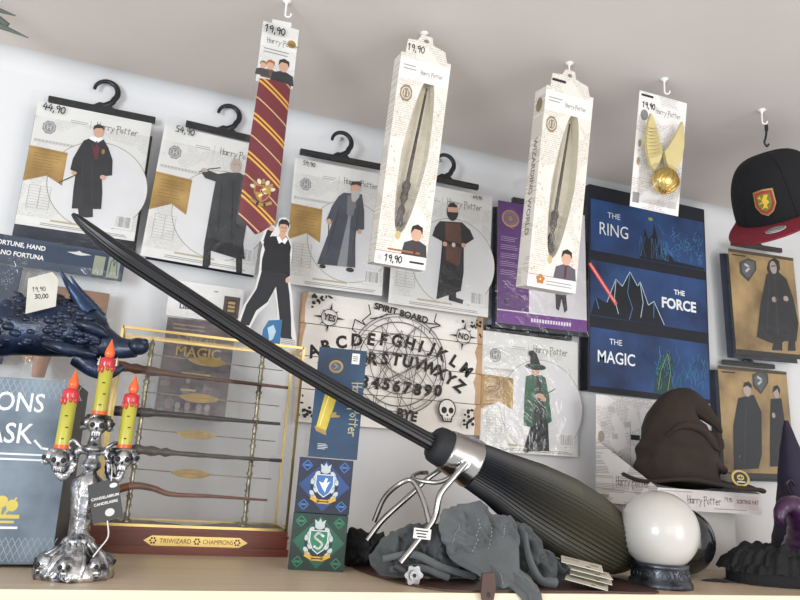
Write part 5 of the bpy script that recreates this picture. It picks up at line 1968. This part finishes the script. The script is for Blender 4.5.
OUTL = [(-7.2, 9.9), (-5.0, 11.0), (-.5, 11.7), (1.9, 10.2), (5.2, 9.7), (6.4, 6.8), (5.2, 3.2), (6.2, 1.0), (6.4, -1.9), (4.2, -2.2), (1.8, .2), (-1.8, 1.2), (-5.8, 4.2), (-7.0, 7.0)]
vs, n_ = crumple(c, OUTL, 0, 1.2, GREYC, 11, 1.15, .30, lift=None, ypt=lambda x, z: -5.7 * max(0, min(1, (3.5 - z) / 3.5)) + .12 * z)
WST = mat('#9aa09f', .6)


def cloth_pt(x, z):
    b_ = min(vs, key=lambda p: (p[0] - x) ** 2 + (p[2] - z) ** 2)
    return Vector((x, b_[1] - .12, z))


for p0, p1 in (((-4.5, 8.4), (-5.6, 5.6)), ((-1.5, 9.4), (-2.6, 4.4)), ((.6, 9.0), (-.3, 3.6)), ((-3.4, 3.6), (3.4, 5.6)), ((3.2, 8.6), (2.4, 5.0)), ((.6, 3.0), (.2, .8))):
    for k in range(9):
        u = k / 9
        a_ = cloth_pt(p0[0] + (p1[0] - p0[0]) * u, p0[1] + (p1[1] - p0[1]) * u)
        u += .045
        b_ = cloth_pt(p0[0] + (p1[0] - p0[0]) * u, p0[1] + (p1[1] - p0[1]) * u)
        c.tube([a_, b_], .07, WST, 5)
c.build('felt', t)
t = thing('cloth_hat', 'right grey cloth hat tucked beneath the bristles, price cards beside it', 'hat', (61.5, -46.6, 0.3), (0, 0, 0), 'grey cloth hats under the broom')
c = MB()
crumple(c, [(-4.4, 8.8), (-1.6, 8.0), (.4, 5.6), (4.4, 3.4), (5.6, 1.2), (.8, .05), (-2.2, .05), (-4.0, 3.2)], 0, 1.8, GREYC2, 17, 1.1, .4)
c.build('felt', t)
c = MB()
p = cat([(-3.6, -1.8, 7.6), (-3.2, -2.6, 4.0), (-1.8, -3.4, 1.0), (.6, -3.8, .6)], 6)
c.tube(p, [.4 + .05 * i for i in range(len(p))], GREYC, 10, flat=.6)
c.build('rolled_brim', t)

# fan of price cards
CARDM = mat('#d9d3c4', .5, var=.05)
for k, (x, y, z, rz, rx, what) in enumerate(((67.4, -49.6, 3.7, -30, 9, 'topmost price card of the fan beside the grey hats'), (68.4, -50.4, 2.7, -25, 7, 'second price card from the top of the fan'),
                                             (68.8, -50.0, 1.9, -32, 7, 'third price card from the top of the fan'), (67.4, -51.0, 1.2, -36, 5, 'lowest price card of the fan, lying on the mat'))):
    c = MB()
    c.box(-3.2, 3.2, -1.9, 1.9, -.04, .04, CARDM)
    c.box(-2.6, -.4, .2, 1.2, .04, .06, mat('#b3aea2', .6))
    c.box(.7, 1.3, -1.3, -.9, .04, .06, INK)
    c.box(1.4, 2.6, -.2, .8, .04, .06, mat('#a99f92', .6))
    tag(c.build('price_card', None, (x, y, z), (rad(rx), rad(9), rad(rz))), what, 'card', 'fan of price cards')

# ------------------------------------------------------------------ crystal ball, black ball
t = thing('crystal_ball', 'glossy white globe on a carved dark silver stand at the shelf front', 'globe', (85.5, -45.8, 0))
c = MB()
c.ball((0, 0, 9.0), 6.55, mat('#c6c3bd', .3, var=.01, coat=.5, key='milky_glass'), 48)
c.build('globe', t)
ANT = mat('#5d6169', .35, .8, .35, 25, .6, 60, dark='#2b2d33', key='dark_antique_metal')
c = MB()
c.lathe([(5.2, 0), (5.3, .3), (5.1, .9), (4.8, 1.2), (4.5, 2.8), (4.6, 3.1), (4.8, 3.4), (4.6, 3.7), (4.2, 3.8), (3.6, 3.3)], ANT, 48)
b_ = c.build('stand', t)
c = MB()
for k in range(9):
    a0 = 2 * pi * k / 9
    P_ = lambda da, z: (4.8 * cos(a0 + da) * (1.0 - .03 * (z - 1.2)), 4.8 * sin(a0 + da) * (1.0 - .03 * (z - 1.2)), z)
    c.tube([P_(.2 * cos(q), 2.05 + .72 * sin(q)) for q in [2 * pi * j / 16 for j in range(17)]], .13, ANT, 6)
    c.tube([P_(.13 * cos(q + 1), 2.05 + .4 * sin(2 * q)) for q in [2 * pi * j / 16 for j in range(17)]], .1, ANT, 6)
    c.tube(cat([P_(.26, 1.3), P_(.38, 2.0), P_(.30, 2.7), P_(.44, 2.7)], 4), .12, ANT, 6)
    c.ball(P_(.35, 2.2), .22, ANT, 8)
c.build('relief', b_)

t = thing('display_riser', 'plain white block supporting the hat carton behind the black ball', 'riser', (113.5, -17.5, 0))
c = MB()
c.rbox(-9, 9.5, -7, 7, 0, 11.75, .3, WHITE)
c.build('block', t)
c = MB()
c.ball((0, 0, 6.4), 6.4, mat('#17181b', .18, var=.05, coat=.5, key='black_gloss'), 36)
tag(c.build('black_ball', None, (100.6, -33.4, 0)), 'glossy black ball resting behind the white globe', 'ball')

# ------------------------------------------------------------------ hat carton and brown wizard hat
t = thing('hat_carton', 'open white printed display carton holding the brown hat', 'carton', (111.4, -20, 11.85))
c = MB()
XL, XR, YF, YB = -13.4, 13.2, -10.2, 10.5
c.box(XL, XR, YF, YB, 0, .15, PAPER3)
c.build('tray_floor', t)
c = MB()
c.box(XL, XR, YF - .12, YF, 0, 4.2, WHITE)
c.rect(XL, XR, .1, 4.1, YF - .13, mat('#ddd6d4', .5))
lines_block(c, XL + .4, XL + 9, 3.4, 4.0, 1, .12, YF - .15, LINE)
logo(c, XL + 7.2, 1.5, 1.45, YF - .15, mat('#6e5a4e', .5))
c.pen('19,90', XL + 16.6, 2.4, .8, YF - .15, INK, .1, -.1)
c.rect(XL + 19.2, XR - .8, .9, 3.6, YF - .14, mat('#d5c8c4', .5))
c.text('SORTING HAT', XL + 22.9, 2.4, 1.15, YF - .16, mat('#6e4a42', .5), bold=.02, sx=.78)
lines_block(c, XL + 14, XR - 2, .5, .9, 1, .14, YF - .15, LINE)
c.build('front_panel', t)
c = MB()
c.add([(XL, YF, 0), (XL, YB, 0), (XL, YB, 14.0), (XL, YF, 4.2)], [(0, 1, 2, 3)], PAPER3)
c.add([(XL + .12, YF, 0), (XL + .12, YB, 0), (XL + .12, YB, 14.0), (XL + .12, YF, 4.2)], [(0, 1, 2, 3)], PAPER3)
c.T = Matrix.Translation((XL - .02, 0, 0)) @ Matrix.Rotation(rad(-90), 4, 'Z')
logo(c, -3.2, 4.0, 1.9, -.02, mat('#8a8178', .5))
c.line([(-4.2, 2.6), (-4.2, 6.6)], .1, -.02, LINE)
c.line([(-10.4, 3.2), (10, 2.6)], .1, -.02, LINE)
c.rect(-10, -5.4, .8, 2.4, -.02, mat('#d5c8c4', .5))
c.text('SORTING HAT', -7.7, 1.6, .9, -.04, mat('#6e4a42', .5), bold=.02, sx=.72)
c.build('side_panel', t)
c = MB()
c.box(XR - .1, XR, YF, YF + .1, 0, 4.2, PAPER3)
c.add([(XR, YF, 0), (XR, YB, 0), (XR, YB, 14.0), (XR, YF, 4.2)], [(0, 1, 2, 3)], PAPER3)
c.build('side_panel', t)
c = MB()
c.box(XL, XR, YB, YB + .12, 0, 24.4, PAPER3)
yb = YB - .02
c.rect(XL + 9.6, XL + 12.2, 14.6, 15.8, yb, INK)
c.line([(XL + 9.5, 8), (XL + 9.5, 19)], .1, yb, LINE)
for x_, z_ in ((XL + 1.2, 17), (XL + 1.0, 12), (XL + 3.4, 20.6), (XL + 7.8, 17.4), (XL + 14.5, 20.5), (XL + 4.4, 14.4)):
    c.rect(x_, x_ + 1.6, z_, z_ + 1.3, yb, mat('#c4bcb8', .5))
c.rect(XL + .6, XL + 5.4, 10.4, 11.6, yb, mat('#b9b3b6', .5))
for x_, z_ in ((XL + 1.4, 14.8), (XL + 6.4, 9.4)):
    c.ell(x_, z_, .9, 1.3, yb - .01, mat('#a89c90', .5), 10)
c.build('back_panel', t)

BH = mat('#30251e', .9, var=.22, scale=14, bump=.6, bscale=70)
t = thing('wizard_hat', 'brown slouched pointed hat with a creased face sitting in the carton', 'hat', (112.2, -21, 16.6))
c = MB()


def felt_brim(u, v):
    a_ = 2 * pi * u
    r_ = .45 + .55 * v
    x = 15.6 * r_ * cos(a_) + .6
    y = 12.0 * r_ * sin(a_) - 2.4
    z = .75 + .9 * (1 - v) + .55 * sin(3 * a_ + 1) * v * v + .35 * sin(5 * a_) * v + (1.5 * v * v if cos(a_) < -.4 else 0) * (-cos(a_) - .4)
    return (x, y, z)


c.grid(felt_brim, 72, 10, BH)
c.grid(lambda u, v: tuple(Vector(felt_brim(u, v)) - Vector((0, 0, .5))), 72, 10, BH)
c.tube([tuple(Vector(felt_brim(k / 72, 1)) - Vector((0, 0, .25))) for k in range(73)], .42, BH, 8)
c.build('brim', t)
c = MB()
path = cat([(-2.4, -1, .6), (-2.2, -1, 4), (-2.0, -1, 8), (-2.2, -1, 11.6), (-2.2, -1, 14.2), (-1.4, -1.2, 16.4), (.4, -1.4, 17.8), (2.9, -1.8, 17.4), (5.2, -2.2, 16.0), (7.2, -2.6, 14.2), (8.8, -2.8, 12.2)], 5)
rk = [9.8, 9.3, 8.8, 7.6, 6.6, 5.0, 3.6, 2.5, 1.8, 1.1, .3]
ver, fc = [], []
nn = 56
for i, p in enumerate(path):
    u = i / 5
    k = min(int(u), 9)
    r0 = rk[k] + (rk[k + 1] - rk[k]) * (u - k)
    tv = (path[min(i + 1, len(path) - 1)] - path[max(i - 1, 0)]).normalized()
    uu = (Vector((1, 0, 0)) - tv * tv.x) if abs(tv.x) < .9 else Vector((0, 0, -1)) - tv * -tv.z
    if i and uu.dot(prev) < 0:
        uu = prev - tv * prev.dot(tv)
    if i:
        uu = prev - tv * prev.dot(tv)
    uu.normalize()
    prev = uu
    ww = tv.cross(uu)
    for j in range(nn):
        a_ = 2 * pi * j / nn
        d = noise.noise(Vector((3 * cos(a_), 3 * sin(a_), p.z * .22))) * .07 + .035 * sin(p.z * 1.25 + 2 * cos(a_)) * (1 if p.z > 3 else .3)
        q = r0 * (1 + d)
        ver.append(p + uu * (q * cos(a_)) + ww * (q * .86 * sin(a_)))
for i in range(len(path) - 1):
    for j in range(nn):
        fc.append((i * nn + j, i * nn + (j + 1) % nn, (i + 1) * nn + (j + 1) % nn, (i + 1) * nn + j))
c.add(ver, fc, BH, True)
# creases: heavy folds across the right side like a brow, and lips
for pts, r_ in (([(-8.6, -5.4, 10.2), (-6, -7.4, 12.4), (-1.5, -7.9, 11.9), (2.2, -7.3, 8.9), (5.0, -6.0, 8.0)], .9), ([(4.0, -5.2, 7.6), (5.6, -4.6, 8.8), (5.8, -3.8, 10.6), (4.4, -3.4, 12.2)], 1.6),
                ([(1.5, -8.4, 5.0), (4.4, -7.4, 4.0), (6.6, -5.0, 3.4)], .9), ([(-11, -3, 3.6), (-6, -8.0, 2.2), (0, -9.0, 1.6), (6, -7.4, 1.2)], .8)):
    pq = cat(pts, 6)
    m2 = len(pq)
    c.tube(pq, [r_ * (.25 + .75 * sin(pi * i / (m2 - 1))) for i in range(m2)], BH, 12)
c.build('crown', t)
c = MB()
c.T = Matrix.Translation((4.6, -11.8, 2.4)) @ Matrix.Rotation(rad(-8), 4, 'Z') @ Matrix.Rotation(rad(-10), 4, 'X')
c.prism([(2.1 * cos(2 * pi * k / 28), 1.7 * sin(2 * pi * k / 28)) for k in range(28)], 0, .3, mat('#b59f5a', .4, .4))
c.ell(0, 0, 1.6, 1.28, -.02, mat('#23211f', .5), 24)
c.ell(0, .15, .85, .62, -.04, mat('#b59f5a', .5), 16)
c.line([(-.5, .1), (.5, .1)], .2, -.06, INK)
c.line([(0, .5), (0, -.3)], .14, -.06, INK)
c.line([(-.9, -.75), (.9, -.75)], .22, -.04, GREYP)
c.build('badge', t, label='round gold and black badge')

# ------------------------------------------------------------------ purple hats on the right
PV = mat('#221933', .7, var=.25, scale=14, bump=.3, bscale=50)
PS = mat('#3a1a3e', .38, var=.25, scale=14, bump=.2, bscale=40, coat=.2)
TUL = mat('#0f1014', .8, var=.3, scale=60, bump=.6, bscale=160, key='black_tulle')
t = thing('witch_hat', 'tall dark purple pointed hat at the right end of the shelf', 'hat', (146.8, -21, 0))
c = MB()
pth = cat([(0, 0, .6), (-.4, 0, 6), (-1.2, 0, 14), (-2.6, 0, 24), (-3.6, 0, 33.5)], 6)
c.tube(pth, [8.6 * (1 - .97 * i / (len(pth) - 1)) ** .85 * (1 + .02 * sin(i * 2)) for i in range(len(pth))], PV, 32)
c.build('cone', t)
c = MB()
c.lathe([(7.5, .9), (9.5, .5), (12.2, .1), (12.2, -.0), (7.5, .0)], PV, 48, wob=lambda a, z: 1 + .02 * cos(5 * a))
c.build('brim', t)
c = MB()
c.tube(cat([(-7.6, -3.5, 16.5), (-9.4, -4.2, 18.4), (-8.6, -4.6, 19.6), (-7.0, -4.4, 18.6)], 5), .3, BLACK, 7)
c.build('hanging_loop', t)
t = thing('witch_hat', 'purple satin hat with curled tip and black tulle brim', 'hat', (122.4, -40.6, 0))
c = MB()
pth = cat([(5.5, 1, 2.4), (5.2, 1, 5), (4.4, .6, 8.5), (2.8, .4, 11.6), (.6, .2, 13.8), (-1.8, 0, 14.4), (-3.8, -.2, 13.4), (-4.5, -.3, 11.8), (-3.9, -.3, 10.8)], 6)
rk = [7.2, 6.2, 4.7, 3.3, 2.3, 1.7, 1.3, 1.0, .45]
rr = [rk[min(i // 6, 7)] + (rk[min(i // 6, 7) + 1] - rk[min(i // 6, 7)]) * ((i - 6 * min(i // 6, 7)) / 6) for i in range(len(pth))]
c.tube(pth, [q * (1 + .03 * sin(i * 1.7)) for i, q in enumerate(rr)], PS, 26)
c.build('curled_cone', t)
c = MB()
for lay, (rx_, ry_, h_) in enumerate(((16.4, 8.8, 4.6), (15.2, 8.4, 6.4), (13.4, 7.6, 7.2))):
    def ruffle(u, v, rx_=rx_, ry_=ry_, h_=h_, lay=lay):
        a_ = 2 * pi * u
        w_ = sin((29 + 6 * lay) * a_ + lay * 2) * .022 * v + sin(61 * a_) * .012 * v + noise.noise(Vector((cos(a_) * 4, sin(a_) * 4, lay))) * .10 * v
        r_ = (.42 + .58 * v) * (1 + w_)
        z = .3 + h_ * (sin(pi * (.12 + .66 * v)) ** .8) * (.85 + .22 * noise.noise(Vector((cos(a_) * 5, sin(a_) * 5, v * 2 + lay)))) + .18 * sin((41 + 6 * lay) * a_ + 1 + lay) * v
        return (rx_ * r_ * cos(a_) - 1.0, ry_ * r_ * sin(a_), max(.05, z if v < .98 else z * .7))
    c.grid(ruffle, 220, 10, TUL)
c.lathe([(8.0, 2.2), (9, 1.0), (9.2, .05)], TUL, 40)
c.lathe([(1, .02), (1.0, .04)], TUL, 8)
for k in range(1):
    vs2 = [((15.2 * cos(2 * pi * j / 60) - 1.0), 7.8 * sin(2 * pi * j / 60), zz) for zz in (.05, 2.6) for j in range(60)]
    c.add(vs2, [(j, (j + 1) % 60, (j + 1) % 60 + 60, j + 60) for j in range(60)] + [tuple(range(60, 120))], TUL, False)
c.build('tulle_brim', t)

# dark scraps on the shelf
for x, y, rz, lab, L5 in ((102.5, -41.5, -20, 'thin dark scrap lying on the shelf nearest the globe stand', 3.6), (108.6, -39.5, -35, 'short dark scrap on the shelf left of the tulle brim', 2.6)):
    c = MB()
    c.tube(cat([(-L5, 0, .15), (-.8, .3, .3), (.9, -.2, .35), (L5, .1, .12)], 4), [.1, .2, .28, .3, .35, .3, .3, .35, .3, .2, .15, .1, .06], BLKC, 7, flat=.7)
    c.tube(cat([(0, 0, .25), (.8, .9, .3), (1.6, 1.2, .2)], 3), [.2, .2, .18, .16, .14, .1, .06], BLKC, 6, flat=.7)
    tag(c.build('dark_scrap', None, (x, y, 0), (0, 0, rad(rz))), lab, 'scrap', 'dark scraps on the shelf')
